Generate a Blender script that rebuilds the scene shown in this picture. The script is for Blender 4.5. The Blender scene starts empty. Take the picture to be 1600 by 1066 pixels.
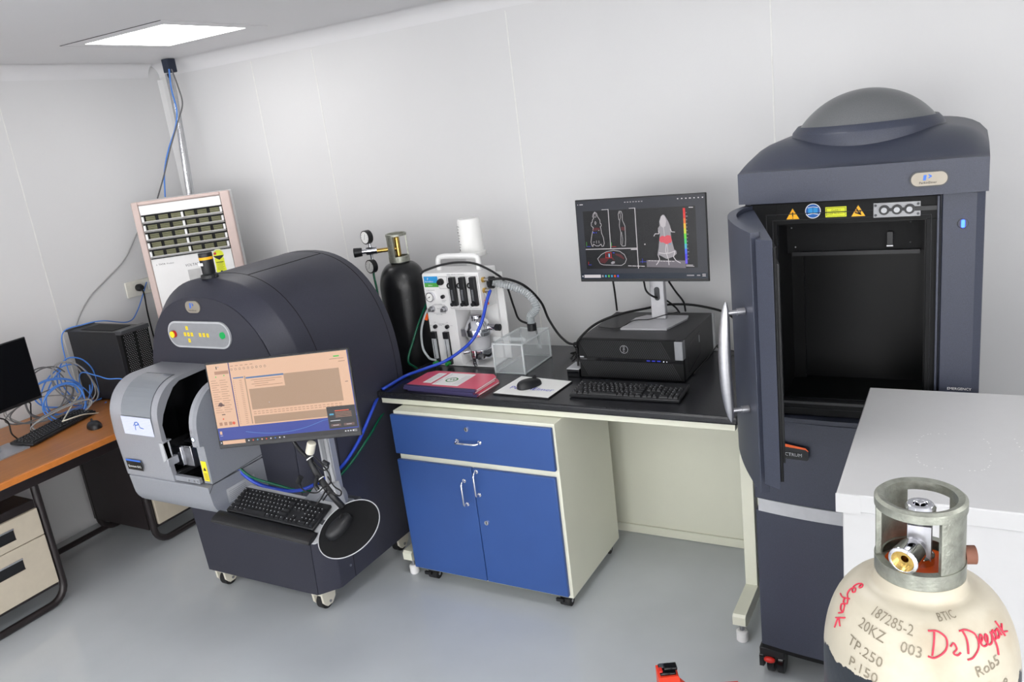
import bpy, math, random
from mathutils import Vector, Matrix, Euler
random.seed(7)
PI = math.pi
SC = bpy.context.scene
COL = SC.collection
# ------------------------------------------------------------------ camera
F_PX, YAW, PITCH, ROLL = 1259.69, 0.53430426, 0.26838834, -0.12493417
def cam_axes():
    cy, sy = math.cos(YAW), math.sin(YAW); cp, sp = math.cos(PITCH), math.sin(PITCH)
    f = Vector((-sy*cp, cy*cp, -sp)); r = Vector((cy, sy, 0)); u = r.cross(f)
    cr, sr = math.cos(ROLL), math.sin(ROLL)
    return r*cr + u*sr, -r*sr + u*cr, f
CR, CU, CF = cam_axes()
CAM = Vector((0, 0, 2.0))
cd = bpy.data.cameras.new('camera'); cam = bpy.data.objects.new('camera', cd); COL.objects.link(cam)
cd.sensor_fit = 'HORIZONTAL'; cd.sensor_width = 36; cd.lens = F_PX/1600*36; cd.clip_start = 0.02
cam.matrix_world = Matrix(((CR.x, CU.x, -CF.x, CAM.x), (CR.y, CU.y, -CF.y, CAM.y), (CR.z, CU.z, -CF.z, CAM.z), (0, 0, 0, 1)))
SC.camera = cam
def at(px, py, ax, val):
    """world point on the real plane ax=val seen at a photo pixel"""
    d = CR*((px-800)/F_PX) - CU*((py-533)/F_PX) + CF
    i = 'xyz'.index(ax); t = (val-CAM[i])/d[i]
    return CAM + d*t
# ------------------------------------------------------------------ world, exposure
w = bpy.data.worlds.new('world'); SC.world = w; w.use_nodes = True
w.node_tree.nodes['Background'].inputs[0].default_value = (.8, .85, 1, 1)
w.node_tree.nodes['Background'].inputs[1].default_value = 0.05
SC.view_settings.view_transform = 'Standard'; SC.view_settings.look = 'None'
SC.view_settings.exposure = -0.27; SC.view_settings.gamma = 1.0; SC.view_settings.use_curve_mapping = False
LAMP = 15
SCREEN = 1.0
FILL = 6.5       # glow of the added fill panes behind and right of the camera
# ------------------------------------------------------------------ materials
def lin(c):
    return tuple(((x/255)/12.92 if x/255 <= .04045 else ((x/255+.055)/1.055)**2.4) for x in c)
MC = {}
def mat(name, col=(200, 200, 200), rough=.5, metal=0, var=.05, scale=30, bump=0, emit=0, trans=0, alpha=1, coat=0, ior=1.45, bscale=None, spec=.5):
    if name in MC: return MC[name]
    m = bpy.data.materials.new(name); m.use_nodes = True; nt = m.node_tree; b = nt.nodes['Principled BSDF']
    c = lin(col); L = nt.links.new
    b.inputs['Roughness'].default_value = rough; b.inputs['Metallic'].default_value = metal
    b.inputs['IOR'].default_value = ior; b.inputs['Coat Weight'].default_value = coat
    b.inputs['Specular IOR Level'].default_value = spec
    tc = nt.nodes.new('ShaderNodeTexCoord')
    n = nt.nodes.new('ShaderNodeTexNoise'); n.inputs['Scale'].default_value = scale; n.inputs['Detail'].default_value = 4
    L(tc.outputs['Object'], n.inputs['Vector'])
    r = nt.nodes.new('ShaderNodeValToRGB')
    r.color_ramp.elements[0].position = .3; r.color_ramp.elements[1].position = .7
    r.color_ramp.elements[0].color = (*[x*(1-var) for x in c], 1); r.color_ramp.elements[1].color = (*[min(1, x*(1+var)) for x in c], 1)
    L(n.outputs['Fac'], r.inputs[0]); L(r.outputs[0], b.inputs['Base Color'])
    if emit:
        L(r.outputs[0], b.inputs['Emission Color']); b.inputs['Emission Strength'].default_value = emit
    if bump:
        n2 = nt.nodes.new('ShaderNodeTexNoise'); n2.inputs['Scale'].default_value = bscale or scale*6; L(tc.outputs['Object'], n2.inputs['Vector'])
        bp = nt.nodes.new('ShaderNodeBump'); bp.inputs['Strength'].default_value = bump; bp.inputs['Distance'].default_value = .002
        L(n2.outputs['Fac'], bp.inputs['Height']); L(bp.outputs[0], b.inputs['Normal'])
    if trans: b.inputs['Transmission Weight'].default_value = trans
    if alpha < 1: b.inputs['Alpha'].default_value = alpha
    MC[name] = m; return m
M_wall = mat('wall_panel_paint', (215, 215, 216), .42, var=.012, scale=1.5)
M_ceil = mat('ceiling_paint', (222, 222, 224), .5, var=.015, scale=1.2)
M_seam = mat('sealant', (228, 228, 226), .5)
M_floor = mat('epoxy_floor', (189, 194, 198), .15, var=.07, scale=1.7, bump=.05, bscale=8, coat=.2)
M_navy = mat('charcoal_blue_powder_coat', (50, 51, 63), .46, var=.22, scale=420, bump=.12, bscale=500)
M_navyf = mat('charcoal_blue_panel', (44, 45, 56), .55, var=.15, scale=420, bump=.08, bscale=500)
M_navys = mat('spectrum_blue_panel', (54, 58, 72), .42, var=.16, scale=420, bump=.08, bscale=500)
M_dome = mat('dome_pewter_paint', (108, 110, 112), .36, metal=.25, var=.12, scale=500)
M_silver = mat('silver_paint', (166, 168, 175), .36, metal=.45, var=.04, scale=300)
M_silver2 = mat('silver_paint_matte', (150, 153, 160), .45, metal=.3, var=.04, scale=300)
M_steel = mat('brushed_steel', (176, 176, 180), .38, metal=1, var=.06, scale=120)
M_chrome = mat('chrome', (225, 225, 230), .07, metal=1, var=.02)
M_black = mat('black_plastic', (26, 27, 30), .42, var=.15, scale=60)
M_blackm = mat('black_matte', (12, 13, 15), .6, var=.15, scale=60, spec=.3)
M_cav = mat('cavity_black', (7, 8, 9), .4, var=.1, scale=9, spec=.25)
M_blackg = mat('black_gloss', (15, 16, 19), .12, var=.1)
M_rubber = mat('black_rubber', (22, 22, 24), .6, var=.15)
M_key = mat('key_plastic', (30, 31, 34), .5, var=.1)
M_legend = mat('key_legend', (190, 192, 196), .6)
M_cream = mat('cream_powder_coat', (222, 223, 206), .3, var=.02, scale=4)
M_white = mat('white_powder_coat', (232, 232, 232), .35, var=.015, scale=10)
M_offw = mat('offwhite_plastic', (215, 211, 196), .45, var=.04)
M_blue = mat('blue_laminate', (48, 80, 142), .38, var=.04, scale=6)
M_top = mat('black_granite_worktop', (31, 32, 36), .27, var=.25, scale=220)
M_frame = mat('brown_black_frame_paint', (40, 35, 36), .32, var=.1)
M_beige = mat('beige_steel', (196, 186, 168), .45, var=.03)
M_pink = mat('beige_pink_plastic', (206, 186, 180), .45, var=.02)
M_grey = mat('grey_plastic', (140, 142, 146), .5, var=.05)
M_lgrey = mat('light_grey_plastic', (178, 180, 184), .5, var=.05)
M_dgrey = mat('dark_grey_plastic', (62, 64, 68), .45, var=.08)
M_blu_c = mat('blue_cable', (78, 136, 222), .4, var=.05)
M_gry_c = mat('grey_cable', (150, 150, 150), .45, var=.06)
M_dgry_c = mat('dark_grey_cable', (100, 100, 102), .45, var=.06)
M_blu_h = mat('blue_hose', (42, 74, 190), .25, var=.05)
M_grn_h = mat('green_hose', (12, 92, 66), .25, var=.08)
M_orange = mat('orange_plastic', (240, 95, 25), .45)
M_red = mat('red_plastic', (200, 38, 28), .4)
M_red2 = mat('orange_red_paint', (226, 62, 34), .4, var=.06, scale=12)
M_yel = mat('yellow_label', (236, 214, 40), .5)
M_amber = mat('amber_label', (246, 180, 30), .5)
M_lime = mat('lime_label', (225, 232, 45), .5)
M_paper = mat('paper', (238, 238, 236), .6, var=.01)
M_ink = mat('ink', (25, 25, 30), .6)
M_inkb = mat('ink_blue', (40, 50, 190), .6)
M_inkg = mat('ink_green', (25, 135, 60), .6)
M_inkr = mat('ink_red', (205, 50, 75), .6)
M_grey_ink = mat('ink_grey', (120, 122, 126), .6)
M_brass = mat('brass', (205, 170, 95), .25, metal=1, var=.1)
M_galv = mat('galvanised_steel', (150, 152, 142), .42, metal=.75, var=.22, scale=60, bump=.3, bscale=300)
M_foil = mat('aluminium_foil', (205, 205, 208), .22, metal=1, var=.1, scale=60, bump=1, bscale=60)
M_cylb = mat('cylinder_black', (23, 24, 26), .3, var=.3, scale=25, bump=.2)
M_yelc = mat('yellow_green_inside', (92, 92, 62), .5, var=.2)
M_pinkf = mat('pink_notebook_cover', (214, 84, 108), .3, var=.05, scale=8)
M_bind = mat('notebook_binding_navy', (56, 50, 88), .5)
M_logo = mat('logo_blue', (60, 110, 205), .5)
M_sky = mat('label_blue', (45, 150, 215), .5)
M_lgreen = mat('label_green', (80, 165, 70), .5)
M_sign = mat('sign_blue', (25, 95, 175), .5)
M_or = mat('logo_orange', (235, 100, 40), .5)
M_badge = mat('badge_champagne', (150, 143, 131), .4, metal=.2)
def glass(name, col, rough=.02, ior=1.49):
    return mat(name, col, rough, trans=1, var=0, ior=ior)
M_acr = mat('clear_acrylic', (225, 232, 234), .06, alpha=.16, var=0); M_acre = mat('acrylic_edge', (230, 236, 238), .1, alpha=.55, var=0)
M_pvc = mat('clear_tubing', (225, 230, 234), .15, alpha=.35, var=0)
M_smoke = mat('smoked_window', (122, 127, 134), .08, var=.04, scale=3, coat=.4)
def wood(name):
    m = mat(name, (168, 108, 56), .3, var=.1, scale=8)
    nt = m.node_tree; L = nt.links.new
    n = [x for x in nt.nodes if x.type == 'TEX_NOISE'][0]; tc = [x for x in nt.nodes if x.type == 'TEX_COORD'][0]
    mp = nt.nodes.new('ShaderNodeMapping'); mp.inputs['Scale'].default_value = (9, .8, 9)
    L(tc.outputs['Object'], mp.inputs[0]); L(mp.outputs[0], n.inputs['Vector']); n.inputs['Scale'].default_value = 6; n.inputs['Detail'].default_value = 8
    return m
M_wood = wood('desk_wood_laminate'); M_woode = mat('desk_edge', (200, 122, 58), .3, var=.08)
def lamp_mat(name, strength):
    m = bpy.data.materials.new(name); m.use_nodes = True; nt = m.node_tree; b = nt.nodes['Principled BSDF']
    b.inputs['Base Color'].default_value = (1, 1, 1, 1); b.inputs['Emission Color'].default_value = (1, .985, .97, 1); b.inputs['Emission Strength'].default_value = strength
    return m
M_lamp = lamp_mat('light_panel_diffuser', LAMP); M_lamp2 = lamp_mat('light_panel_diffuser_dimmer', 9); M_fill = lamp_mat('added_fill_glow', FILL)  # the last is the glow of the added fill panes
def scr(name, col, s=None):   # pixels of a lit screen
    m = mat('screen_'+name, col, .25, var=0, emit=1, spec=.3)
    b = m.node_tree.nodes['Principled BSDF']
    for l in list(b.inputs['Base Color'].links): m.node_tree.links.remove(l)
    b.inputs['Base Color'].default_value = (.006, .006, .007, 1); b.inputs['Emission Strength'].default_value = SCREEN if s is None else s
    return m
# ------------------------------------------------------------------ mesh builder
def catmull(pts, n=8):
    P = [Vector(p) for p in pts]
    if len(P) < 3: return P
    P = [P[0]*2-P[1]] + P + [P[-1]*2-P[-2]]; out = []
    for i in range(1, len(P)-2):
        for k in range(n):
            t = k/n; a, b, c, d = P[i-1], P[i], P[i+1], P[i+2]
            out.append(.5*((2*b)+(c-a)*t+(2*a-5*b+4*c-d)*t*t+(3*b-a-3*c+d)*t*t*t))
    out.append(P[-2]); return out
class MB:
    def __init__(s): s.v = []; s.f = []; s.m = []; s.mats = []; s.T = Matrix()
    def mi(s, m):
        if m not in s.mats: s.mats.append(m)
        return s.mats.index(m)
    def add(s, V, Fs, m):
        o = len(s.v); k = s.mi(m)
        for p in V: s.v.append(s.T @ Vector(p))
        for f in Fs: s.f.append([i+o for i in f]); s.m.append(k)
        return s
    def box(s, x0, x1, y0, y1, z0, z1, m):
        V = [(x, y, z) for x in (x0, x1) for y in (y0, y1) for z in (z0, z1)]
        return s.add(V, [(0, 1, 3, 2), (4, 6, 7, 5), (0, 4, 5, 1), (2, 3, 7, 6), (0, 2, 6, 4), (1, 5, 7, 3)], m)
    def prism(s, poly, ax, a0, a1, m, m_side=None):
        def P(p, a): return {'x': (a, p[0], p[1]), 'y': (p[0], a, p[1]), 'z': (p[0], p[1], a)}[ax]
        n = len(poly); V = [P(p, a0) for p in poly] + [P(p, a1) for p in poly]
        s.add(V, [tuple(range(n)), tuple(range(2*n-1, n-1, -1))], m)
        s.add(V, [(i, i+n, (i+1) % n+n, (i+1) % n) for i in range(n)], m_side or m)
        return s
    def loft(s, rings, m, cap0=True, cap1=True, closed=True):
        n = len(rings[0]); V = [p for r in rings for p in r]; Fs = []
        for j in range(len(rings)-1):
            for i in range(n if closed else n-1):
                Fs.append((j*n+i, j*n+(i+1) % n, (j+1)*n+(i+1) % n, (j+1)*n+i))
        if cap0 and closed: Fs.append(tuple(range(n-1, -1, -1)))
        if cap1 and closed: Fs.append(tuple((len(rings)-1)*n+i for i in range(n)))
        return s.add(V, Fs, m)
    def lathe(s, prof, o, m, axis=(0, 0, 1), seg=32, cap=True):
        a = Vector(axis).normalized(); q = a.to_track_quat('Z', 'Y'); o = Vector(o); R = []
        for r, z in prof: R.append([o + q @ Vector((r*math.cos(2*PI*i/seg), r*math.sin(2*PI*i/seg), z)) for i in range(seg)])
        return s.loft(R, m, cap, cap)
    def cyl(s, p0, p1, r, m, r1=None, seg=20):
        p0 = Vector(p0); p1 = Vector(p1); d = p1-p0
        return s.lathe([(r, 0), (r if r1 is None else r1, d.length)], p0, m, d, seg)
    def sph(s, c, r, m, seg=20, sq=(1, 1, 1)):
        c = Vector(c); R = []
        for j in range(1, 12):
            a = PI*j/12; R.append([c+Vector((r*sq[0]*math.sin(a)*math.cos(2*PI*i/seg), r*sq[1]*math.sin(a)*math.sin(2*PI*i/seg), -r*sq[2]*math.cos(a))) for i in range(seg)])
        return s.loft(R, m)
    def tube(s, pts, r, m, seg=8, n=8, smooth=True, closed=False):
        P = catmull(pts, n) if smooth else [Vector(p) for p in pts]
        t0 = (P[1]-P[0]).normalized(); up = Vector((0, 0, 1)) if abs(t0.z) < .9 else Vector((1, 0, 0))
        nrm = t0.cross(up).normalized(); R = []
        for i, p in enumerate(P):
            t = ((P[min(i+1, len(P)-1)]-P[max(i-1, 0)])); t = t.normalized() if t.length > 1e-9 else t0
            nrm = (nrm - t*nrm.dot(t)); nrm = nrm.normalized() if nrm.length > 1e-6 else t.orthogonal().normalized()
            b = t.cross(nrm); R.append([p+(nrm*math.cos(2*PI*k/seg)+b*math.sin(2*PI*k/seg))*r for k in range(seg)])
        return s.loft(R, m)
    def disc(s, c, r, nrm, h, m, seg=24): c = Vector(c); return s.cyl(c, c+Vector(nrm).normalized()*h, r, m, seg=seg)
class Draw:
    """flat artwork on a surface: origin, unit right, unit up"""
    def __init__(s, mb, o, U, V, eps=.0004):
        s.mb = mb; s.o = Vector(o); s.U = Vector(U).normalized(); s.V = Vector(V).normalized(); s.N = s.U.cross(s.V).normalized(); s.e = eps
    def P(s, x, y, l): return s.o + s.U*x + s.V*y + s.N*(s.e*l)
    def poly(s, pts, m, l=1): s.mb.add([s.P(x, y, l) for x, y in pts], [tuple(range(len(pts)))], m)
    def rect(s, x0, y0, x1, y1, m, l=1): s.poly([(x0, y0), (x1, y0), (x1, y1), (x0, y1)], m, l)
    def line(s, pts, w, m, l=2, closed=False):
        pts = [Vector((*p, 0)) for p in pts]
        if closed: pts = pts+[pts[0]]
        for a, b in zip(pts, pts[1:]):
            d = b-a
            if d.length < 1e-9: continue
            n = Vector((-d.y, d.x, 0)).normalized()*w/2; e = d.normalized()*w*.3
            s.poly([tuple((q).xy) for q in (a-n-e, b-n+e, b+n+e, a+n-e)], m, l)
    def circ(s, x, y, r, m, l=2, seg=24, sy=1): s.poly([(x+r*math.cos(2*PI*i/seg), y+r*sy*math.sin(2*PI*i/seg)) for i in range(seg)], m, l)
    def ring(s, x, y, r, w, m, l=2, seg=28): s.line([(x+r*math.cos(2*PI*i/seg), y+r*math.sin(2*PI*i/seg)) for i in range(seg)], w, m, l, True)
    def rrect(s, x0, y0, x1, y1, r, m, l=1):
        pts = []
        for cx, cy, a in ((x1-r, y1-r, 0), (x0+r, y1-r, 90), (x0+r, y0+r, 180), (x1-r, y0+r, 270)):
            for k in range(9): t = math.radians(a+k*11.25); pts.append((cx+r*math.cos(t), cy+r*math.sin(t)))
        s.poly(pts, m, l)
    def text(s, t, x, y, size, m, l=3, align='LEFT', sx=1, shear=0):
        vs, fs = text_geo(t, size, align)
        s.mb.add([s.P(x+a*sx+b*shear, y+b, l) for a, b in vs], fs, m)
TG = {}
def text_geo(t, size, align='LEFT'):
    k = (t, align)
    if k not in TG:
        cu = bpy.data.curves.new('txt', 'FONT'); cu.body = t; cu.size = 1; cu.align_x = align; cu.resolution_u = 2
        ob = bpy.data.objects.new('txt', cu); COL.objects.link(ob)
        dg = bpy.context.evaluated_depsgraph_get(); me = bpy.data.meshes.new_from_object(ob.evaluated_get(dg))
        TG[k] = ([(v.co.x, v.co.y) for v in me.vertices], [tuple(p.vertices) for p in me.polygons])
        bpy.data.objects.remove(ob); bpy.data.curves.remove(cu); bpy.data.meshes.remove(me)
    vs, fs = TG[k]; return [(a*size, b*size) for a, b in vs], fs
WM = {}
def wm(o): return WM.get(o.name, Matrix())
def obj(name, mb, parent=None, bev=0, sub=0, ang=35, local=False, label=None, seg=2):
    """link one mesh; coordinates are world ones unless local"""
    me = bpy.data.meshes.new(name); me.from_pydata([tuple(v) for v in mb.v], [], mb.f)
    for m in mb.mats: me.materials.append(m)
    me.polygons.foreach_set('material_index', mb.m)
    o = bpy.data.objects.new(name, me); COL.objects.link(o)
    if parent:
        o.parent = parent; W = wm(parent); WM[o.name] = W
        if not local: me.transform(W.inverted())
    else: WM[o.name] = Matrix()
    me.polygons.foreach_set('use_smooth', [True]*len(me.polygons)); me.set_sharp_from_angle(angle=math.radians(ang)); me.update()
    if bev:
        b = o.modifiers.new('bevel', 'BEVEL'); b.width = bev; b.segments = seg; b.limit_method = 'ANGLE'; b.angle_limit = math.radians(40); b.harden_normals = False
    if sub:
        b = o.modifiers.new('sub', 'SUBSURF'); b.levels = sub; b.render_levels = sub
    if label: o['label'] = label
    return o
def tag(o, label, cat, group=None, kind=None):
    o['label'] = label; o['category'] = cat
    if group: o['group'] = group
    if kind: o['kind'] = kind
    return o
def thing(name, label, cat, loc=(0, 0, 0), R=None, group=None):
    o = bpy.data.objects.new(name, None); COL.objects.link(o); o.empty_display_size = .05
    Mx = Matrix.Translation(Vector(loc)) @ (R.to_4x4() if R else Matrix()); o.matrix_basis = Mx; WM[o.name] = Mx
    return tag(o, label, cat, group)
def struct(name, mb, **k):
    o = obj(name, mb, **k); o['kind'] = 'structure'; o['label'] = k.get('label') or name.replace('_', ' '); return o
def rotz(a): return Matrix.Rotation(a, 3, 'Z')
def basis(X, Y, Z): return Matrix((X, Y, Z)).transposed()
# ------------------------------------------------------------------ room
XL, XR, YB, YF, ZC = -4.45, 2.3, 3.62, -5.2, 2.58
b = MB(); b.box(XL-.1, XR+.1, YF-.1, YB+.1, -.1, 0, M_floor); o = struct('floor', b); o['label'] = 'glossy grey epoxy floor'
b = MB(); b.box(XL-.1, XR+.1, YF-.1, YB+.1, ZC, ZC+.1, M_ceil); o = struct('ceiling', b); o['label'] = 'pale grey ceiling'
b = MB(); b.box(XL-.1, XL, YF-.1, YB, 0, ZC, M_wall); o = struct('wall_left', b); o['label'] = 'white panel wall behind the wooden desk'
b = MB(); b.box(XL-.1, XR+.1, YB, YB+.1, 0, ZC, M_wall); o = struct('wall_back', b); o['label'] = 'white panel wall behind the lab bench'
b = MB(); b.box(XR, XR+.1, YF-.1, YB, 0, ZC, M_wall); struct('wall_right', b)
b = MB(); b.box(XL, XR, YF-.1, YF, 0, ZC, M_wall); struct('wall_front', b)
for n, (x0, x1) in enumerate(((-4.1, -2.2), (-1.9, 0.0), (.3, 2.1))):   # unseen glowing panes framed as windows, added behind the camera for low fill light
    b = MB()
    for q in ((x0, x1, .1, .17), (x0, x1, 2.23, 2.3), (x0, x0+.07, .17, 2.23), (x1-.07, x1, .17, 2.23)): b.box(q[0], q[1], YF, YF+.03, q[2], q[3], M_white)
    f_ = struct('window_%d' % (n+1), b); b = MB(); b.box(x0+.07, x1-.07, YF+.004, YF+.01, .17, 2.23, M_fill); obj('fill_pane', b, f_)
b = MB()   # unseen glowing pane framed as a window, added to light from the right
for q in ((-4.0, .3, .75, .82), (-4.0, .3, 2.23, 2.3), (-4.0, -3.93, .82, 2.23), (.23, .3, .82, 2.23)): b.box(XR-.03, XR, *q, M_white)
f_ = struct('window_4', b); b = MB(); b.box(XR-.01, XR-.004, -3.93, .23, .82, 2.23, M_fill); obj('fill_pane', b, f_)
# coved trim where walls meet the ceiling
def cove(flip):
    r = .075; pts = [(0, 0), (0, -r)]
    for k in range(1, 8): a = PI/2*k/8; pts.append((r-r*math.cos(a), -r+r*math.sin(a)))
    pts.append((r, 0)); return pts
b = MB(); b.prism([(YB-.001-p[0], ZC-.001+p[1]) for p in cove(0)], 'x', XL+.001, XR-.001, M_ceil); struct('trim_1', b)['label'] = 'coved ceiling trim along the back wall'
b = MB(); b.prism([(XL+.001+p[0], ZC-.001+p[1]) for p in cove(0)], 'y', YF+.001, YB-.08, M_ceil); struct('trim_2', b)['label'] = 'coved ceiling trim along the left wall'
n = 3
for px, py in ((420, 240), (515, 240), (815, 240), (1207, 110)):
    x = at(px, py, 'y', YB).x; b = MB(); b.box(x-.003, x+.003, YB-.0015, YB, 0.02, ZC-.09, M_seam); struct('trim_%d' % n, b)['label'] = 'vertical sealed joint in the back wall'; n += 1
for px, py in ((64, 400), (-140, 400)):
    y = at(px, py, 'x', XL).y; b = MB(); b.box(XL, XL+.0015, y-.003, y+.003, 0.02, ZC-.09, M_seam); struct('trim_%d' % n, b)['label'] = 'vertical sealed joint in the left wall'; n += 1
# corner post
b = MB(); b.prism([(XL, YB), (XL+.022, YB), (XL, YB-.022)], 'z', 0.02, ZC-.09, M_wall); struct('trim_%d' % n, b)['label'] = 'vertical corner trim'
# ceiling lights
def light_panel(x0, x1, y0, y1, label, m=M_lamp):
    t = thing('ceiling_light_panel', label, 'ceiling light', ((x0+x1)/2, (y0+y1)/2, ZC))
    f = .075; b = MB()
    for q in ((x0-f, x1+f, y0-f, y0), (x0-f, x1+f, y1, y1+f), (x0-f, x0, y0, y1), (x1, x1+f, y0, y1)): b.box(*q, ZC-.0025, ZC-.0002, M_ceil)
    b.box(x0-f-.005, x1+f+.005, y0-f-.005, y0-f, ZC-.0022, ZC-.0002, M_dgrey); b.box(x0-f-.005, x0-f, y0-f, y1+f, ZC-.0022, ZC-.0002, M_dgrey)  # dark strips put in as the shadow gap at the frame edge
    obj('frame', b, t)
    b = MB(); b.box(x0, x1, y0, y1, ZC-.0035, ZC-.001, m); obj('diffuser', b, t)
    return t
light_panel(-3.68, -3.12, 2.62, 3.10, 'glowing white ceiling light panel near the back left corner', M_lamp2)
for x, y in [(x, y) for x in (-3.3, -1.0, 1.3) for y in (1.75, -.3, -2.3, -4.2) if not (x < -3 and y > 1)]:
    light_panel(x-.28, x+.28, y-.28, y+.28, 'square white ceiling light panel over the near part of the room')['group'] = 'ceiling lights over the near part of the room'
# ================================================================== left scanner
X0, X1, CX, CZ, AA, BB, NN = -3.17, -2.33, -2.745, .95, .455, .565, 2.4
def arch(inset=0, n=40):
    a, bb = AA-inset, BB-inset; zb = .13+inset*.0; pts = [(CX-a+.05, zb), (CX-a, CZ)]
    for k in range(1, n):
        t = PI-PI*k/n; c, s_ = math.cos(t), math.sin(t)
        pts.append((CX+a*math.copysign(abs(c)**(2/NN), c), CZ+bb*abs(s_)**(2/NN)))
    pts += [(CX+a, CZ), (CX+a-.05, zb)]; return pts
def archpt(x, off=0):
    u = min(.999, abs(x-CX)/(AA+off)); return CZ+(BB+off)*(1-u**NN)**(1/NN)
YG0, YG1 = 2.17, 2.86
G = thing('ct_scanner', 'large charcoal blue arched scanner on white casters with a silver loading chamber', 'scanner', (CX, 2.5, 0))
b = MB()
R = []
for y, ins in ((YG0, .062), (YG0+.004, .058), (YG0+.075, .004), (YG0+.085, 0), (YG1-.02, 0), (YG1, .02)):
    R.append([(x, y, z) for x, z in arch(ins)])
b.loft(R, M_navy); b.box(-3.02, -2.47, 2.3, 2.75, .09, .131, M_black)
obj('housing', b, G, ang=28)
b = MB(); b.prism(arch(.064), 'y', YG0-.004, YG0, M_navyf); obj('front_panel', b, G, bev=.0015)
b = MB()   # panel joints on the shell
def ring_at(y, a0=0, a1=41, r=.0018):
    b.tube([(x, y, z) for x, z in arch(.0003)[a0:a1+2]], r, M_blackm, seg=6, smooth=False)
ring_at(2.345, 3); ring_at(2.80, 8)
xs = -2.62; b.tube([(xs, 2.345, archpt(xs)), (xs, 2.80, archpt(xs))], .0018, M_blackm, seg=6, smooth=False)
obj('panel_joint', b, G)
for y, z in ((2.32, .2), (2.78, .2), (2.78, .5), (2.78, .8)):
    k = X1+.05-.05*(z-.13)/(.82) if 0 else (CX+AA-.05+.05*(z-.13)/.82)
    b = MB(); b.disc((k-.001, y, z), .006, (1, 0, 0), .004, M_steel, 12); obj('screw', b, G)
# front control strip, badge
U, V = (1, 0, 0), (0, 0, 1)
yp = YG0-.0045
def rr(x0, x1, z0, z1, r):
    pts = []
    for cx, cz, a in ((x1-r, z1-r, 0), (x0+r, z1-r, 90), (x0+r, z0+r, 180), (x1-r, z0+r, 270)):
        for k in range(9): t = math.radians(a+k*11.25); pts.append((cx+r*math.cos(t), cz+r*math.sin(t)))
    return pts
b = MB(); b.prism(rr(-2.957, -2.583, 1.238, 1.352, .056), 'y', yp-.008, yp, M_lgrey); b.prism(rr(-2.949, -2.591, 1.246, 1.344, .048), 'y', yp-.0095, yp-.004, M_grey)
cp = obj('control_panel', b, G, bev=.001)
b = MB(); D = Draw(b, (0, yp-.0102, 0), U, V)
e = scr('amber_key', (250, 225, 60), 1.1)
for x, z in ((-2.829, 1.324), (-2.829, 1.27), (-2.848, 1.297), (-2.827, 1.297), (-2.806, 1.297), (-2.756, 1.296), (-2.733, 1.296), (-2.711, 1.295)): D = Draw(b, (0, yp-.0102, 0), U, V); D.rrect(x-.0075, z-.0085, x+.0075, z+.0085, .002, e); D.rect(x-.002, z-.003, x+.002, z+.003, M_amber, 2); obj('lit_key', b, cp, label='yellow lit key'); b = MB()
b = MB(); b.cyl((-2.915, yp-.008, 1.297), (-2.915, yp-.020, 1.297), .015, M_red, seg=20); b.cyl((-2.915, yp-.020, 1.297), (-2.915, yp-.024, 1.297), .014, M_yel)
obj('emergency_button', b, cp, bev=.001, label='red and yellow emergency button')
b = MB(); b.cyl((-2.622, yp-.008, 1.297), (-2.622, yp-.016, 1.297), .014, scr('green_button', (20, 215, 110), .8)); obj('start_button', b, cp, bev=.001, label='lit green round button')
b = MB(); b.prism(rr(-2.815, -2.73, 1.388, 1.438, .024), 'y', yp-.004, yp, M_badge); D = Draw(b, (0, yp-.0042, 0), U, V)
D.poly([(-2.789, 1.408), (-2.78, 1.408), (-2.778, 1.43), (-2.787, 1.43)], M_logo); D.line([(-2.772, 1.429), (-2.764, 1.423), (-2.772, 1.418)], .004, M_logo); D.text('PerkinElmer', -2.798, 1.396, .0095, M_ink)
obj('badge', b, G, bev=.001)
# warning beacon on top of the shell
bx, by = -2.758, 2.27; bz = archpt(bx)
b = MB(); b.lathe([(.036, -.004), (.036, .012), (.024, .016)], (bx, by, bz), M_black); b.box(bx-.045, bx-.02, by-.008, by+.008, bz-.004, bz+.008, M_black); b.box(bx+.02, bx+.045, by-.008, by+.008, bz-.004, bz+.008, M_black)
bc = obj('warning_beacon', b, G, bev=.002)
b = MB(); b.lathe([(.024, .01), (.027, .02), (.028, .075)], (bx, by, bz), M_black); b.lathe([(.0285, .078), (.0285, .1), (.026, .103)], (bx, by, bz), M_black); D = Draw(b, (bx-.016, by-.0295, bz+.06), U, V); D.rect(-.004, -.008, .026, .004, M_paper); obj('beacon_body', b, bc)
b = MB(); b.lathe([(.0286, .075), (.0286, .086)], (bx, by, bz), M_amber); obj('beacon_lens', b, bc, label='yellow ring')
# casters
def caster(x, y, parent, sgn=1):
    b = MB(); b.box(x-.034, x+.034, y-.043, y+.046, .082, .128, M_offw)
    for s_ in (-1, 1): b.prism([(y-.042, .1), (y+.045, .1), (y+.036, .045), (y+.012, .022), (y-.02, .022), (y-.038, .045)], 'x', x+s_*.027-.006, x+s_*.027+.006, M_offw)
    c = obj('caster', b, parent, bev=.003)
    b = MB(); b.cyl((x-.019, y, .037), (x+.019, y, .037), .037, M_rubber, seg=28); obj('wheel', b, c, bev=.004)
    b = MB(); b.cyl((x-.036, y, .037), (x+.036, y, .037), .007, M_steel, seg=12); obj('axle', b, c)
for x, y in ((-2.47, 2.26), (-3.09, 2.26), (-2.44, 2.78), (-3.05, 2.78)): caster(x, y, G)
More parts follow.
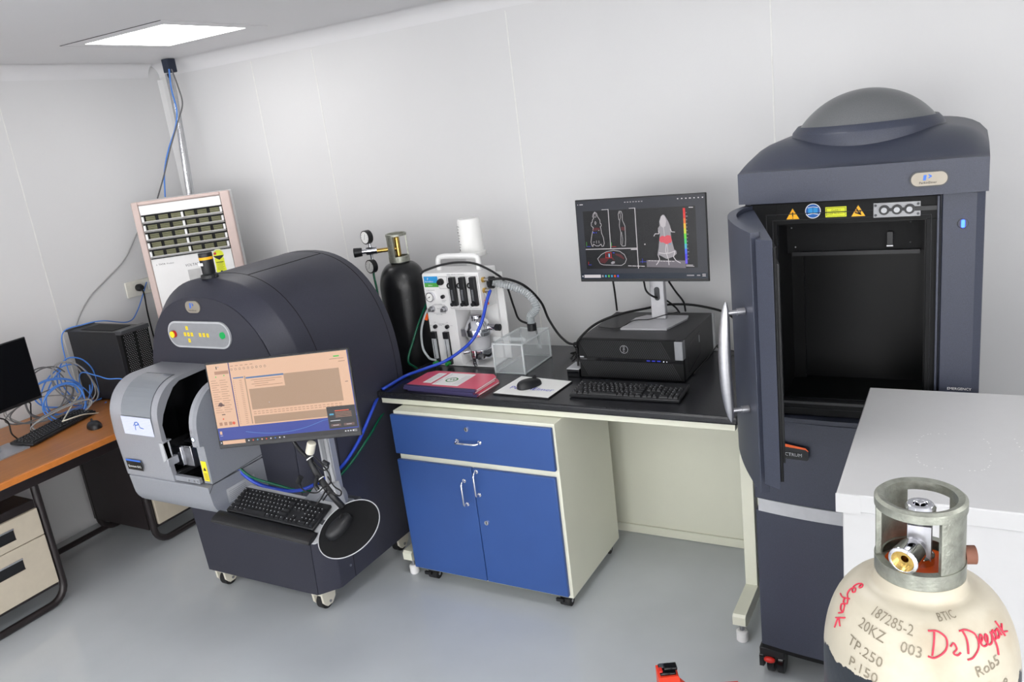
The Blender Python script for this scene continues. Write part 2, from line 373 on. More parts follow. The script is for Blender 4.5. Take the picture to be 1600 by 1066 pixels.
# --- silver loading chamber
SX0, SX1, DXR = -3.055, -2.56, -2.762
YS = 1.872
def prof(off=0, bot=.76, back=YG0-.002, rad=.15, top=1.165, lean=.02):
    """door outline in (y, z), from the back over the top and down the front"""
    r = rad; pts = [(back, top-off)]
    cy, cz = YS+.003+r, top-r
    for k in range(0, 13): a = PI/2*k/12; pts.append((cy-(r-off)*math.sin(a)*1.0, cz+(r-off)*math.cos(a)))
    pts.append((YS+off, .95)); pts.append((YS+.012+off, bot)); return pts
SV = MB(); po = prof(0); pi_ = prof(.05)
# back box and tray (lower body, rounded underside)
low = [(YG0-.002, .76), (YS+.004, .76), (YS+.01, .70)]
for k in range(1, 9): a = PI/2*k/8; low.append((YS+.01+.12*(1-math.cos(a)), .70-.10*math.sin(a)))
low += [(YG0-.002, .585)]
SV.prism(low, 'x', SX0+.015, SX1, M_silver2)
ch = obj('loading_chamber', SV, G, bev=.003, label='silver loading chamber')
# right wall of chamber: plate with rounded front
rw = [(YG0-.002, .765), (YG0-.002, 1.15)]
for k in range(0, 13): a = PI/2*k/12; rw.append((YS+.185-.17*math.sin(a), .98+.17*math.cos(a)))
rw += [(YS+.012, .93), (YS+.03, .925), (YS+.03, .765)]
b = MB(); b.prism(rw, 'x', SX1-.022, SX1, M_silver2)
rim = []
b.prism([(SX1-.06, .925), (SX1-.022, .925), (SX1-.022, .765), (SX1-.06, .765)][::-1] if 0 else [(SX1-.045, .765), (SX1-.0221, .765), (SX1-.0221, .925), (SX1-.045, .925)], 'y', YS+.03, YS+.045, M_silver2)
rb = [[], []]
for (y, z) in rw[2:15]:
    cy, cz = YS+.185, .98; d = Vector((y-cy, z-cz)).normalized(); q = Vector((y, z))-d*.02; rb[0].append((y, z)); rb[1].append((q.x, q.y))
b.prism(rb[0]+rb[1][::-1], 'x', SX1-.042, SX1-.0221, M_silver)
b.prism([(YS+.014, .98), (YS+.014, .925), (YS+.034, .925), (YS+.034, .98)], 'x', SX1-.042, SX1-.0221, M_silver)
side = obj('chamber_wall', b, ch)
b = MB(); D = Draw(b, (SX1-.030, YS+.0125, .958), U, V); D.circ(0, 0, .0085, scr('white_led', (235, 245, 255), 1.5)); D.ring(0, 0, .01, .002, M_dgrey); D.ring(0, .032, .005, .001, M_dgrey)
obj('indicator_light', b, side)
b = MB(); D = Draw(b, (SX1-.040, YS+.0291, .775), U, V); D.rect(0, 0, .03, .085, M_yel); D.poly([(.006, .045), (.024, .045), (.015, .06)], M_ink, 2)
for k in range(5): D.line([(.005, .008+k*.006), (.025, .008+k*.006)], .0015, M_ink, 2)
obj('warning_sticker', b, side, label='yellow warning sticker')
b = MB(); D = Draw(b, (SX1+.0008, 1.955, .655), (0, 1, 0), (0, 0, 1)); D.rrect(0, 0, .15, .06, .004, M_lgrey); D.text('CE', .118, .036, .022, M_ink, 3)
for k in range(6): D.line([(.01, .009+k*.0075), (.1, .009+k*.0075)], .0014, M_grey_ink, 2)
obj('rating_label', b, ch, label='pale rating label with CE mark')
b = MB(); b.tube([(SX1+.0004, YG0-.004, .775), (SX1+.0004, YS+.03, .762), (SX1+.0004, YS+.006, .735)], .0012, M_dgrey, smooth=False, seg=5); obj('panel_joint', b, ch)
# interior: dark liner, carriage
b = MB(); b.box(SX0+.03, SX1-.0225, YG0-.02, YG0-.005, .765, 1.14, M_blackg); b.box(SX0+.03, SX1-.0225, YS+.05, YG0-.021, .762, .768, M_blackg); b.box(SX0+.01, SX0+.03, YS+.13, YG0-.005, .765, 1.08, M_blackg)
b.box(SX1-.03, SX1-.0225, YS+.13, YG0-.02, .769, 1.08, M_blackg)
obj('interior_liner', b, ch, label='glossy black interior')
b = MB(); b.box(-2.83, -2.69, YS+.065, YS+.2, .81, .892, M_steel); b.box(-2.835, -2.685, YS+.06, YS+.205, .892, .899, M_chrome); b.box(-2.79, -2.745, YS+.058, YS+.0648, .81, .89, M_chrome)
b.cyl((-2.70, YS+.15, .768), (-2.70, YS+.15, .80), .02, M_black); b.box(-2.77, -2.71, YS+.1, YS+.19, .899, .902, M_black)
obj('sample_stage', b, ch, bev=.002, label='brushed steel sample stage')
b = MB(); b.box(-2.79, -2.77, YS+.03, YG0-.03, .768, .785, M_steel); b.box(DXR-.02, SX1-.06, YS+.018, YS+.034, .762, .785, M_silver2)
for x in (-2.77, -2.68, -2.65, -2.63): b.cyl((x, YS+.018, .773), (x, YS+.012, .773), .004, M_steel, seg=10)
obj('stage_rail', b, ch, bev=.001)
b = MB()
for x, z in ((-2.76, .95), (-2.80, .86), (-2.78, .835), (-2.7, 1.09), (-2.72, 1.0)): b.sph((x, YG0-.024, z), .006, M_steel, 10)
b.cyl((-2.70, YG0-.02, 1.05), (-2.70, YG0-.06, 1.05), .045, M_black, seg=28); b.box(-2.64, -2.62, YG0-.06, YG0-.02, .95, 1.13, M_grey)
obj('sensor', b, ch)
# sliding door with rounded top, pushed to the left
b = MB(); n = len(po)
b.prism(po + [(YS+.03, .76), (YS+.018, 1.0), (YS+.034, 1.04), (YS+.065, 1.085), (YS+.105, 1.13), (YS+.14, 1.147), (YG0-.002, 1.152)], 'x', DXR-.004, DXR, M_silver)
sk = prof(.006)
b.prism(po+sk[::-1], 'x', SX0, DXR-.004, M_silver)
b.prism(po+[(YG0-.002, .80)], 'x', SX0-.004, SX0+.003, M_silver)
door = obj('sliding_door', b, ch, ang=30)
b = MB(); b.prism([(DXR-.0, .93), (DXR-.0, .86), (DXR-.02, .845), (DXR-.02, .93)], 'y', YS-.002, YS+.03, M_lgrey); b.box(DXR-.018, DXR+.006, YS+.0, YS+.05, .83, .862, M_silver); b.box(DXR-.018, DXR+.004, YS+.0, YS+.04, .93, .936, M_silver)
obj('door_grip', b, door, bev=.002)
b = MB(); pw = prof(-.0012)[3:14]; yz = [p for p in pw]
pw = [p for p in prof(-.0012)[1:15] if p[1] > 1.03]; pw.append((YS+.0002, 1.035))
for i, (a, c) in enumerate(zip(pw, pw[1:])):
    w0 = .012*max(0, 1-i/3); b.add([(-2.985+w0, *a), (-2.80, *a), (-2.80, *c), (-2.985+w0*.6, *c)], [(0, 1, 2, 3)], M_smoke)
b.tube([(-2.972, *pw[0]), (-2.80, *pw[0])], .0012, M_dgrey, smooth=False, seg=5); b.tube([(-2.80, *q) for q in pw], .0009, M_dgrey, smooth=False, seg=5)
obj('window', b, door, label='smoked grey curved window', ang=60)
b = MB(); D = Draw(b, (-2.985, YS-.0008, .955), U, V)
lil = mat('lilac_sheet', (198, 204, 224), .5, var=.03, scale=200); D.rect(.0, 0, .185, .078, lil)
for k in range(11): D.line([(0, .004+k*.0067), (.185, .006+k*.0067)], .0009, M_paper, 2)
D.line([(.078, .022), (.083, .055), (.098, .057), (.102, .047), (.083, .042)], .004, M_logo, 3); D.line([(.104, .055), (.108, .034), (.13, .031)], .003, M_logo, 3); D.line([(.07, .04), (.08, .05)], .003, M_logo, 3)
obj('door_label', b, door, label='pale lilac printed sheet')
b = MB(); D = Draw(b, (-3.03, YS+.004, .79), U, (0, -.06, 1), .0012); D.rect(0, 0, .098, .04, M_blackg, 1.5); D.rect(0, .04, .094, .048, M_logo, 1.5); D.text('Quantum GX2', .007, .013, .0135, M_paper, 2)
obj('name_plate', b, door, label='black and blue name plate')
# ================================================================== monitor arm with tray
A_ = thing('equipment_stand', 'silver column arm bolted to the scanner carrying screen and keyboard tray', 'stand', (-2.12, 2.16, .5))
b = MB(); b.box(-2.155, -2.10, 2.10, 2.13, .50, 1.16, M_silver); b.box(-2.15, -2.105, 2.092, 2.10, .52, 1.15, M_lgrey); b.box(-2.137, -2.118, 2.088, 2.0925, .53, 1.14, M_grey); obj('column', b, A_, bev=.002)
b = MB(); b.box(-2.3275, -2.11, 2.19, 2.23, .57, .61, M_dgrey); b.box(-2.155, -2.11, 2.131, 2.19, .57, .62, M_silver2); b.cyl((-2.32, 2.21, .59), (-2.25, 2.21, .59), .034, M_beige); obj('mounting_bracket', b, A_, bev=.006)
b = MB(); b.cyl((-2.127, 2.13, .67), (-2.127, 2.05, .67), .045, M_silver2); b.prism([(-2.17, .72), (-2.08, .75), (-2.06, .64), (-2.16, .60)], 'y', 2.06, 2.09, M_lgrey)
b.prism([(2.09, .72), (2.04, .70), (1.98, .685), (1.98, .66), (2.09, .63)], 'x', -2.20, -2.14, M_silver2); obj('tray_joint', b, A_, bev=.006)
b = MB(); b.box(-2.165, -2.09, 2.06, 2.095, 1.07, 1.16, M_silver2); b.cyl((-2.12, 2.07, 1.12), (-2.12, 1.98, 1.13), .02, M_silver2); obj('head_joint', b, A_, bev=.004)
# tray frame
KC = Vector((-2.262, 1.935, .690)); KR = Matrix.Rotation(math.radians(3.6), 3, 'Z') @ Matrix.Rotation(math.radians(4.8), 3, 'Y') @ Matrix.Rotation(math.radians(18.8), 3, 'X')
def tmb(c, R3): m = MB(); m.T = Matrix.Translation(c) @ R3.to_4x4(); return m
b = tmb(KC, KR); b.prism(rr(-.222, .246, -.105, .088, .02), 'z', -.026, -.018, M_lgrey); obj('keyboard_tray', b, A_, bev=.001)
b = tmb(KC, KR)
R = []
for i in range(9):
    x = -.235+i*.465/8; hh = .014*(1 if 0 < i < 8 else .7)
    R.append([(x, -.095+.030*math.cos(2*PI*k/16), -.008+hh*math.sin(2*PI*k/16)) for k in range(16)])
b.loft(R, mat('black_vinyl', (20, 20, 22), .3, var=.1, bump=.3)); obj('palm_rest', b, A_)
PC = at(545, 826, 'z', .664); pn = Vector((-.04, -.488, .893)).normalized(); px_ = Vector((1, .1, 0)); px_ = (px_-pn*px_.dot(pn)).normalized(); PR = basis(px_, pn.cross(px_), pn)
b = tmb(PC, PR); b.lathe([(.118, -.008), (.122, -.004), (.122, 0), (.118, .001)], (0, 0, 0), M_blackm, seg=64); mp = obj('mouse_platform', b, A_)
b = tmb(PC, PR); b.tube([(.1225*math.cos(2*PI*k/64), .1225*math.sin(2*PI*k/64), .0005) for k in range(65)], .0019, M_lgrey, smooth=False); obj('platform_rim', b, mp)
b = MB(); b.tube([KC+KR@Vector((.15, 0, -.03)), PC-pn*.02], .012, M_dgrey, smooth=False); b.tube([(-2.17, 2.03, .66), KC+KR@Vector((.06, .03, -.03))], .016, M_silver2, smooth=False); obj('tray_bar', b, A_)
# ================================================================== keyboards, mice
def keyboard(label, c, R3, W=.44, Dp=.128, legends=True, group=None):
    t = thing('keyboard', label, 'keyboard', c, R3, group)
    b = MB(); b.box(-W/2, W/2, -Dp/2, Dp/2, -.013, .0, M_black); obj('body', b, t, bev=.003, local=True)
    b = MB(); g = MB(); D = Draw(g, (0, 0, .0075), (1, 0, 0), (0, 1, 0)); u = W/23.4; v = .0185
    x0 = -W/2+.008; y0 = -Dp/2+.007
    def key(x, y, w_=1, h=1):
        a, c_, d, e_ = x0+x*u, x0+(x+w_)*u, y0+y*v, y0+(y+h)*v; g_ = .0012; i_ = .002
        b.add([(a+g_, d+g_, 0), (c_-g_, d+g_, 0), (c_-g_, e_-g_, 0), (a+g_, e_-g_, 0), (a+g_+i_, d+g_+i_, .0072), (c_-g_-i_, d+g_+i_, .0072), (c_-g_-i_, e_-g_-i_, .0072), (a+g_+i_, e_-g_-i_, .0072)],
              [(4, 5, 6, 7), (0, 1, 5, 4), (1, 2, 6, 5), (2, 3, 7, 6), (3, 0, 4, 7)], M_key)
        if legends: D.rect(a+.005, e_-.0095, a+.0085, e_-.0065, M_legend)
    for x, w_ in ((0, 1.25), (1.25, 1.25), (2.5, 1.25), (3.75, 6.25), (10, 1.25), (11.25, 1.25), (12.5, 1.25), (13.75, 1.25)): key(x, 0, w_)
    for x, w_ in [(0, 2.25)]+[(2.25+i, 1) for i in range(10)]+[(12.25, 2.75)]: key(x, 1, w_)
    for x, w_ in [(0, 1.75)]+[(1.75+i, 1) for i in range(11)]+[(12.75, 2.25)]: key(x, 2, w_)
    for x, w_ in [(0, 1.5)]+[(1.5+i, 1) for i in range(12)]+[(13.5, 1.5)]: key(x, 3, w_)
    for x, w_ in [(i, 1) for i in range(13)]+[(13, 2)]: key(x, 4, w_)
    for x in (0, 2, 3, 4, 5, 6.5, 7.5, 8.5, 9.5, 11, 12, 13, 14): key(x, 5.15, 1, .8)
    for i in range(3):
        key(15.3+i, 0); key(15.3+i, 3); key(15.3+i, 4); key(15.3+i, 5.15, 1, .8)
    key(16.3, 1)
    for j in range(1, 5):
        for i in range(3): key(18.6+i, j)
    key(18.6, 0, 2); key(20.6, 0); key(21.6, 0, 1, 2); key(21.6, 2, 1, 2); key(21.6, 4)
    obj('keycaps', b, t, local=True, ang=20)
    if legends: obj('key_legends', g, t, local=True)
    b = MB()
    for s_ in (-1, 1): b.box(s_*W*.4-.02, s_*W*.4+.02, Dp*.3, Dp*.38, -.02, -.013, M_rubber)
    obj('foot', b, t, local=True)
    return t
def mouse(label, c, R3, group=None):
    t = thing('computer_mouse', label, 'mouse', c, R3, group); b = MB(); R = []
    for i in range(15):
        a = PI*i/14; y = -.057*math.cos(a); s_ = math.sin(a)**.55; wd = .031*s_*(1-.1*math.cos(2*a)); h = (.036+.006*math.cos(a+.5))*math.sin(a)**.5
        R.append([(wd*math.copysign(abs(math.cos(q))**.7, math.cos(q)), y, max(0, h*math.sin(q))) if q <= PI else (wd*math.cos(q), y, 0) for q in [2*PI*k/24 for k in range(24)]])
    b.loft(R, M_black, True, True); obj('shell', b, t, local=True, ang=70)
    b = MB(); b.cyl((-.004, .03, .031), (.004, .03, .031), .009, M_rubber); obj('scroll_wheel', b, t, local=True)
    return t
keyboard('black keyboard on the silver tray in front of the scanner', KC, KR, W=.415, Dp=.125)
pm_ = (PC + PR @ Vector((-.038, -.0, .0))) ; mouse('black mouse lying on the round black platform beside the tray keyboard', pm_+pn*.0015, PR @ rotz(math.radians(-22)))
# bench keyboard, mouse and pad
keyboard('black keyboard lying on the black bench in front of the workstation', (-1.155, 2.80, .921), rotz(math.radians(1.5)) @ Matrix.Rotation(math.radians(5), 3, 'X'), W=.45, Dp=.15)
mpad = MB(); mpad.prism([(-1.722, 2.70), (-1.456, 2.688), (-1.444, 2.893), (-1.704, 2.922)], 'z', .9005, .9055, M_rubber)
mpad.prism([(-1.720, 2.702), (-1.458, 2.690), (-1.446, 2.891), (-1.702, 2.920)], 'z', .9055, .9062, M_paper)
D = Draw(mpad, (-1.71, 2.765, .9064), (1, -.03, 0), (.03, 1, 0)); D.text('PerkinElmer', .03, .0, .042, M_inkb, 1)
tag(obj('mouse_pad', mpad, bev=.001), 'white mouse pad with blue lettering on the black bench', 'mouse pad')
mouse('black mouse resting on the white mouse pad', (-1.60, 2.80, .9075), rotz(math.radians(-28)))
# ================================================================== monitors
def monitor_shell(t, W, H, th=.012, bez=.006, chin=.012, face=None):
    b = MB(); b.box(-W/2, W/2, -H/2, H/2, -th, 0, M_black); b.box(-W*.32, W*.32, -H*.36, H*.3, -.042, -th, M_black); obj('casing', b, t, bev=.0025, local=True)
def screen_draw(W, H, bez=.006, chin=.014):
    b = MB(); x0, x1, y0, y1 = -W/2+bez, W/2-bez, -H/2+chin, H/2-bez
    D = Draw(b, (x0, y1, .0006), (1, 0, 0), (0, 1, 0), .00012)
    return b, D, (x1-x0), (y1-y0)
# --- monitor on the scanner arm (peach software window)
MX = Vector((.9178, .3970, 0)); MN = Vector((.391, -.912, .123)).normalized(); MX = (MX-MN*MX.dot(MN)).normalized(); MY = MN.cross(MX)
roll = math.radians(-1.8); R1 = basis(MX, MY, MN) @ rotz(math.radians(1.0)).to_3x3()
t = thing('monitor', 'black monitor on the scanner arm showing a peach and blue desktop', 'monitor', (-2.124, 1.941, 1.134), R1)
monitor_shell(t, .538, .318)
b, D, sw, sh = screen_draw(.538, .318)
P_ = scr('peach', (244, 197, 163)); BR = scr('tan', (186, 150, 120)); BL = scr('blue', (38, 62, 165)); DK = scr('dark', (26, 24, 30)); TX = scr('text_tan', (190, 140, 110)); TB = scr('text_brown', (110, 80, 75)); LB = scr('steel_blue', (70, 118, 170)); VI = scr('violet', (48, 34, 120)); WH = scr('white', (235, 235, 240)); GN = scr('green', (90, 200, 80)); RD = scr('red', (235, 90, 45)); CY = scr('cyan', (70, 170, 210))
def r(x0, y0, x1, y1, m, l=1): D.rect(x0*sw, -y1*sh, x1*sw, -y0*sh, m, l)
r(0, 0, 1, 1, BL, 1); r(0, 0, .155, .79, P_, 2); r(.155, 0, .162, .79, VI, 3); r(.162, 0, .995, .79, P_, 2)
r(.275, .2, .925, .60, BR, 3); r(.275, .2, .535, .345, P_, 4); r(.275, .68, .925, .775, BR, 3); r(.275, .6, .925, .68, P_, 3)
r(.175, .185, .25, .2, LB, 4); r(.265, .195, .535, .215, LB, 5); r(.255, .18, .263, .77, BR, 4)
for k in range(4): r(.30+.02*(k % 2), .235+k*.025, .52-.05*(k % 3), .242+k*.025, TX, 5)
for k in range(24): r(.215, .225+k*.023, .235, .231+k*.023, TX, 4); r(.17, .225+k*.023, .178, .231+k*.023, TX, 4)
for k in range(22): r(.28+k*.029, .625, .30+k*.029, .632, TX, 4); r(.28+k*.029, .65, .30+k*.029, .657, RD if 0 else TX, 4)
for k in range(9): D.ring((.175+k*.03)*sw, -.085*sh, .0035, .001, TB if k != 6 else DK, 4, 12)
for k in range(5): r(.17+k*.035, .04, .19+k*.035, .048, TX, 4)
r(.9, .05, .94, .068, GN, 4); r(.87, .085, .97, .092, TX, 4); r(.93, .12, .975, .128, TX, 4); r(.955, .37, .975, .377, TB, 4)
r(.065, .03, .072, .065, DK, 4); r(.08, .035, .085, .045, LB, 4); r(.05, .09, .15, .13, TX, 4); r(.05, .15, .058, .165, GN, 4); r(.11, .14, .118, .155, GN, 4)
for k in range(15): r(.012, .20+k*.028, .05+.01*(k % 3), .206+k*.028, TX, 4); r(.075, .20+k*.028, .12+.012*(k % 2), .206+k*.028, TX, 4)
D.circ(.055*sw, -.5*sh, .008, TB, 5, 10); r(.035, .5, .08, .52, TB, 5); r(.05, .62, .075, .63, DK, 5); D.circ(.055*sw, -.68*sh, .003, RD, 5); D.circ(.125*sw, -.74*sh, .0058, RD, 5)
for k in range(3): r(.02+k*.035, .72, .042+k*.035, .76, TX, 4)
pts = [((.2+.8*k/30)*sw, -(.83+.085*math.sin(PI*min(1, (k/30)*1.25+.12))-.1*max(0, k/30-.55))*sh) for k in range(31)]
BLL = scr('light_blue', (75, 125, 205)); D.line(pts, .0022, BLL, 2)
r(0, .945, 1, 1, DK, 4); r(.02, .952, .185, .998, P_, 5)
for k, m in enumerate([WH, RD, CY, P_, RD, WH, BLL, WH, WH]): D.circ((.21+k*.032)*sw, -.973*sh, .0028, m, 6, 10)
for k in range(4): r(.90+k*.018, .965, .91+k*.018, .98, WH, 6)
r(.955, .962, .985, .966, WH, 6); r(.955, .978, .985, .982, WH, 6); r(.012, .83, .028, .87, P_, 5); r(.012, .885, .03, .889, WH, 5); r(.006, .966, .013, .982, WH, 6)
D.rect(.795*sw, -.93*sh, .995*sw, -.66*sh, DK, 7); r(.81, .745, .84, .765, CY, 8); r(.85, .71, .95, .722, RD, 8)
for k in range(4): r(.85, .735+k*.018, .965, .741+k*.018, TX, 8)
r(.81, .83, .88, .838, WH, 8); r(.81, .875, .88, .905, TB, 8); r(.9, .875, .975, .905, TB, 8); r(.825, .887, .865, .892, WH, 9); r(.92, .887, .955, .892, WH, 9)
D.poly([(.40*sw, -.52*sh), (.403*sw, -.535*sh), (.407*sw, -.53*sh)], WH, 6)
obj('screen', b, t, local=True)
# --- monitor on the workstation
CM = (at(895, 310, 'y', 3.15)+at(1107, 299, 'y', 3.13)+at(1111, 441, 'y', 3.13)+at(905, 443, 'y', 3.15))/4
ang2 = math.radians(-2)
R2 = basis(Vector((math.cos(ang2), math.sin(ang2), 0)), Vector((0, .045, 1)).normalized(), Vector((math.sin(ang2), -math.cos(ang2), .045)).normalized())
W2, H2 = .572, .352
t = thing('monitor', 'monitor on a silver stand on the black workstation showing mouse scans', 'monitor', CM, R2)
monitor_shell(t, W2, H2)
b, D, sw, sh = screen_draw(W2, H2, .005, .012)
BG = scr('slate', (48, 51, 60)); K = scr('black', (13, 15, 18)); LN = scr('line', (222, 216, 220)); GRY = scr('mouse_grey', (165, 160, 166)); GR2 = scr('mouse_light', (206, 200, 204)); DR = scr('dark_red', (88, 24, 30)); PK = scr('pink_red', (232, 90, 102)); PLT = scr('plate', (118, 112, 120)); TK = scr('taskbar', (22, 36, 52)); BLU = scr('pure_blue', (70, 80, 240)); REDX = scr('pure_red', (225, 40, 40))
r(0, 0, 1, 1, BG, 1); r(.052, .13, .93, .868, K, 2); r(0, .93, 1, 1, TK, 2)
D.line([(.263*sw, -.12*sh), (.263*sw, -.615*sh)], .0028, LN, 3); D.line([(.476*sw, -.12*sh), (.476*sw, -.868*sh)], .003, LN, 3); D.line([(.055*sw, -.615*sh), (.476*sw, -.615*sh)], .003, LN, 3)
r(.21, .118, .262, .124, LN, 4); r(.43, .118, .475, .124, LN, 4); r(.425, .625, .474, .635, LN, 4)
for x0, x1 in ((.012, .018), (.03, .058)): r(x0, .04, x1, .05, LN, 4)
for k in range(7): r(.395+k*.022, .038, .407+k*.022, .05, GRY, 4)
for k in range(7): r(.80+k*.03, .032, .81+k*.03, .044, LN, 4)
r(.885, .036, .905, .04, LN, 5)
def px2(x, y): # zoom pixel to screen units
    top = 97+(x/1415)*(30-97); left = (y-97)/920*40
    return ((x-left-5)/1410*sw, -((y-top-6)/965)*sh)
def pl(pts, w_, m, l=4, closed=False): D.line([px2(*p) for p in pts], w_, m, l, closed)
def pg(pts, m, l=4): D.poly([px2(*p) for p in pts], m, l)
pl([(225, 232), (208, 255), (200, 290), (212, 305), (196, 330), (195, 355), (183, 360), (182, 400), (196, 415), (204, 420), (196, 470), (190, 490), (182, 530), (172, 600), (185, 650), (196, 652), (200, 622), (230, 645), (262, 645), (290, 622), (300, 650), (318, 645), (328, 610), (318, 540), (300, 490), (292, 430), (286, 410), (298, 400), (296, 375), (286, 370), (284, 330), (262, 295), (256, 285), (248, 250)], .0017, LN, 4, True)
pl([(215, 270), (225, 240), (240, 270), (240, 295), (215, 292)], .0012, LN, 4, True); pl([(222, 365), (230, 345), (240, 365), (230, 385)], .0013, LN, 4, True)
pl([(238, 580), (238, 615)], .0012, LN); pl([(265, 580), (267, 612)], .0012, LN); pl([(195, 598), (218, 598)], .0012, LN)
pg([(205, 430), (240, 420), (278, 425), (280, 450), (240, 455), (195, 462)], DR, 5); pg([(198, 478), (218, 480), (218, 490), (200, 488)], BLU, 5); pg([(233, 478), (242, 478), (242, 488), (233, 488)], BLU, 5); pg([(262, 450), (274, 450), (274, 459), (262, 459)], GRY, 5)
pl([(505, 225), (495, 260), (500, 325), (510, 330), (505, 400), (520, 480), (518, 620), (535, 642), (568, 638), (572, 560), (570, 470), (568, 400), (540, 330), (540, 260), (528, 225)], .0016, LN, 4, True)
pl([(508, 250), (515, 235), (522, 300), (512, 325)], .0012, LN); pl([(528, 470), (540, 560), (535, 625)], .0012, LN); pg([(525, 412), (562, 410), (562, 455), (528, 452)], DR, 5)
pl([(120, 600), (120, 655)], .0014, GN, 5); pl([(120, 656), (165, 656)], .0014, BLU, 5); pl([(410, 600), (411, 650)], .0014, GN, 5); pl([(412, 651), (462, 650)], .0014, REDX, 5)
pl([(135, 845), (137, 882)], .0014, REDX, 5); pl([(137, 883), (170, 883)], .0014, BLU, 5); pl([(757, 790), (757, 840)], .0012, BLU, 5); pl([(730, 828), (800, 824)], .0012, BLU, 5)
pl([(430, 695), (350, 715), (290, 750), (245, 805), (275, 865), (310, 878), (520, 878), (560, 850), (578, 800), (555, 745), (500, 705)], .0017, LN, 4, True)
pg([(345, 730), (330, 790), (270, 800), (275, 850), (330, 860), (380, 800), (400, 790), (430, 820), (445, 815), (410, 770), (405, 725)], DR, 4); pg([(455, 730), (520, 745), (555, 790), (545, 805), (500, 775), (450, 750)], DR, 4)
pl([(340, 727), (405, 724), (406, 788), (342, 790)], .0016, REDX, 6, True); pg([(372, 738), (388, 736), (390, 782), (374, 784)], CY, 6); pg([(378, 745), (384, 745), (384, 775), (380, 775)], WH, 7); pg([(400, 845), (420, 830), (445, 832), (442, 855), (415, 865), (402, 860)], GRY, 5); pg([(420, 722), (445, 724), (440, 732), (425, 730)], BLU, 5)
pg([(802, 805), (1225, 798), (1224, 886), (804, 888)], PLT, 3)
pg([(985, 268), (962, 285), (945, 345), (948, 395), (930, 425), (932, 460), (950, 490), (944, 560), (935, 660), (922, 740), (950, 745), (985, 765), (1020, 785), (1050, 775), (1095, 755), (1128, 720), (1125, 690), (1102, 670), (1085, 600), (1072, 540), (1065, 480), (1072, 450), (1060, 400), (1040, 345), (1010, 290), (998, 270)], GRY, 4)
pg([(980, 268), (962, 290), (946, 350), (960, 400), (985, 420), (1010, 400), (1018, 340), (1005, 290)], GR2, 5)
pl([(988, 400), (1000, 520)], .003, GR2, 6); pl([(1018, 610), (1010, 690), (1040, 790), (1046, 855)], .0028, LN, 6); pl([(940, 715), (1000, 722), (1050, 715), (1110, 690)], .003, LN, 6)
pl([(930, 745), (945, 790), (935, 820), (910, 858)], .003, LN, 6); pl([(1110, 690), (1095, 760), (1120, 800), (1168, 828)], .003, LN, 6); pl([(935, 455), (940, 490), (900, 490), (885, 518)], .0026, LN, 6); pl([(1060, 430), (1075, 465), (1108, 468)], .0026, LN, 6); pl([(1025, 610), (1035, 680), (1030, 720)], .0022, LN, 6)
pg([(948, 530), (975, 512), (1000, 520), (1030, 505), (1065, 510), (1078, 570), (1065, 595), (1020, 612), (985, 590), (960, 592), (944, 570)], PK, 6); pg([(1045, 600), (1066, 598), (1068, 608), (1048, 612)], CY, 7)
cols = [(235, 40, 40), (240, 60, 50), (245, 120, 50), (250, 200, 60), (220, 230, 60), (110, 230, 70), (70, 220, 130), (80, 190, 220), (80, 110, 250), (80, 70, 240), (110, 90, 240)]
for k, c in enumerate(cols):
    y0_ = 192+k*58.5; dx = lambda y: (y-192)/640*28
    pg([(1192+dx(y0_), y0_), (1216+dx(y0_), y0_), (1216+dx(y0_+58.5), y0_+58.5), (1192+dx(y0_+58.5), y0_+58.5)], scr('bar%d' % k, c), 5)
for k in range(14): y_ = 245+k*41; pl([(1220+(y_-192)/640*28, y_), (1228+(y_-192)/640*28+(8 if k % 5 == 1 else 0), y_)], .0012, LN, 5)
pg([(1252, 180), (1298, 180), (1298, 188), (1252, 188)], LN, 5); pg([(1228, 846), (1300, 846), (1300, 852), (1228, 852)], LN, 5); pg([(1228, 860), (1312, 860), (1312, 866), (1228, 866)], LN, 5)
for k in range(9): pg([(822+k*32, 808), (848+k*32, 808), (848+k*32, 815), (822+k*32, 815)], LN, 5)
for k in range(4): pg([(596+k*48, 876), (638+k*48, 876), (638+k*48, 884), (596+k*48, 884)], LN, 5)
D.circ(*px2(786, 616), .0028, LN, 5, 10)
r(.025, .945, .165, .985, LN, 5); r(.008, .955, .016, .975, WH, 5)
for k, m in enumerate([GRY, CY, GN, CY, RD, BLU]): r(.175+k*.025, .95, .188+k*.025, .978, m, 5)
r(.845, .955, .9, .968, GRY, 5); r(.92, .955, .945, .968, GRY, 5); r(.96, .945, .985, .953, LN, 5); r(.96, .965, .985, .973, LN, 5)
obj('screen', b, t, local=True)
# stand
M_steel2 = mat('satin_aluminium', (186, 186, 190), .35, metal=.25); pz = 1.0745; b = MB(); b.prism([(-1.292, 3.10), (-1.088, 3.105), (-1.05, 3.27), (-1.06, 3.32), (-1.25, 3.32), (-1.285, 3.27)], 'z', pz, pz+.007, M_steel2)
R2i = R2
st = obj('stand_base', b, t, bev=.001, label='silver stand base')
b = MB(); b.box(-1.205, -1.14, 3.255, 3.285, pz+.007, 1.44, M_steel2); b.prism(rr(-1.184, -1.160, 1.165, 1.225, .0118), 'y', 3.2535, 3.2548, M_dgrey)
b.box(-1.20, -1.14, 3.17, 3.255, 1.40, 1.5, M_dgrey); obj('stand_pole', b, t, bev=.004, label='silver stand pole')
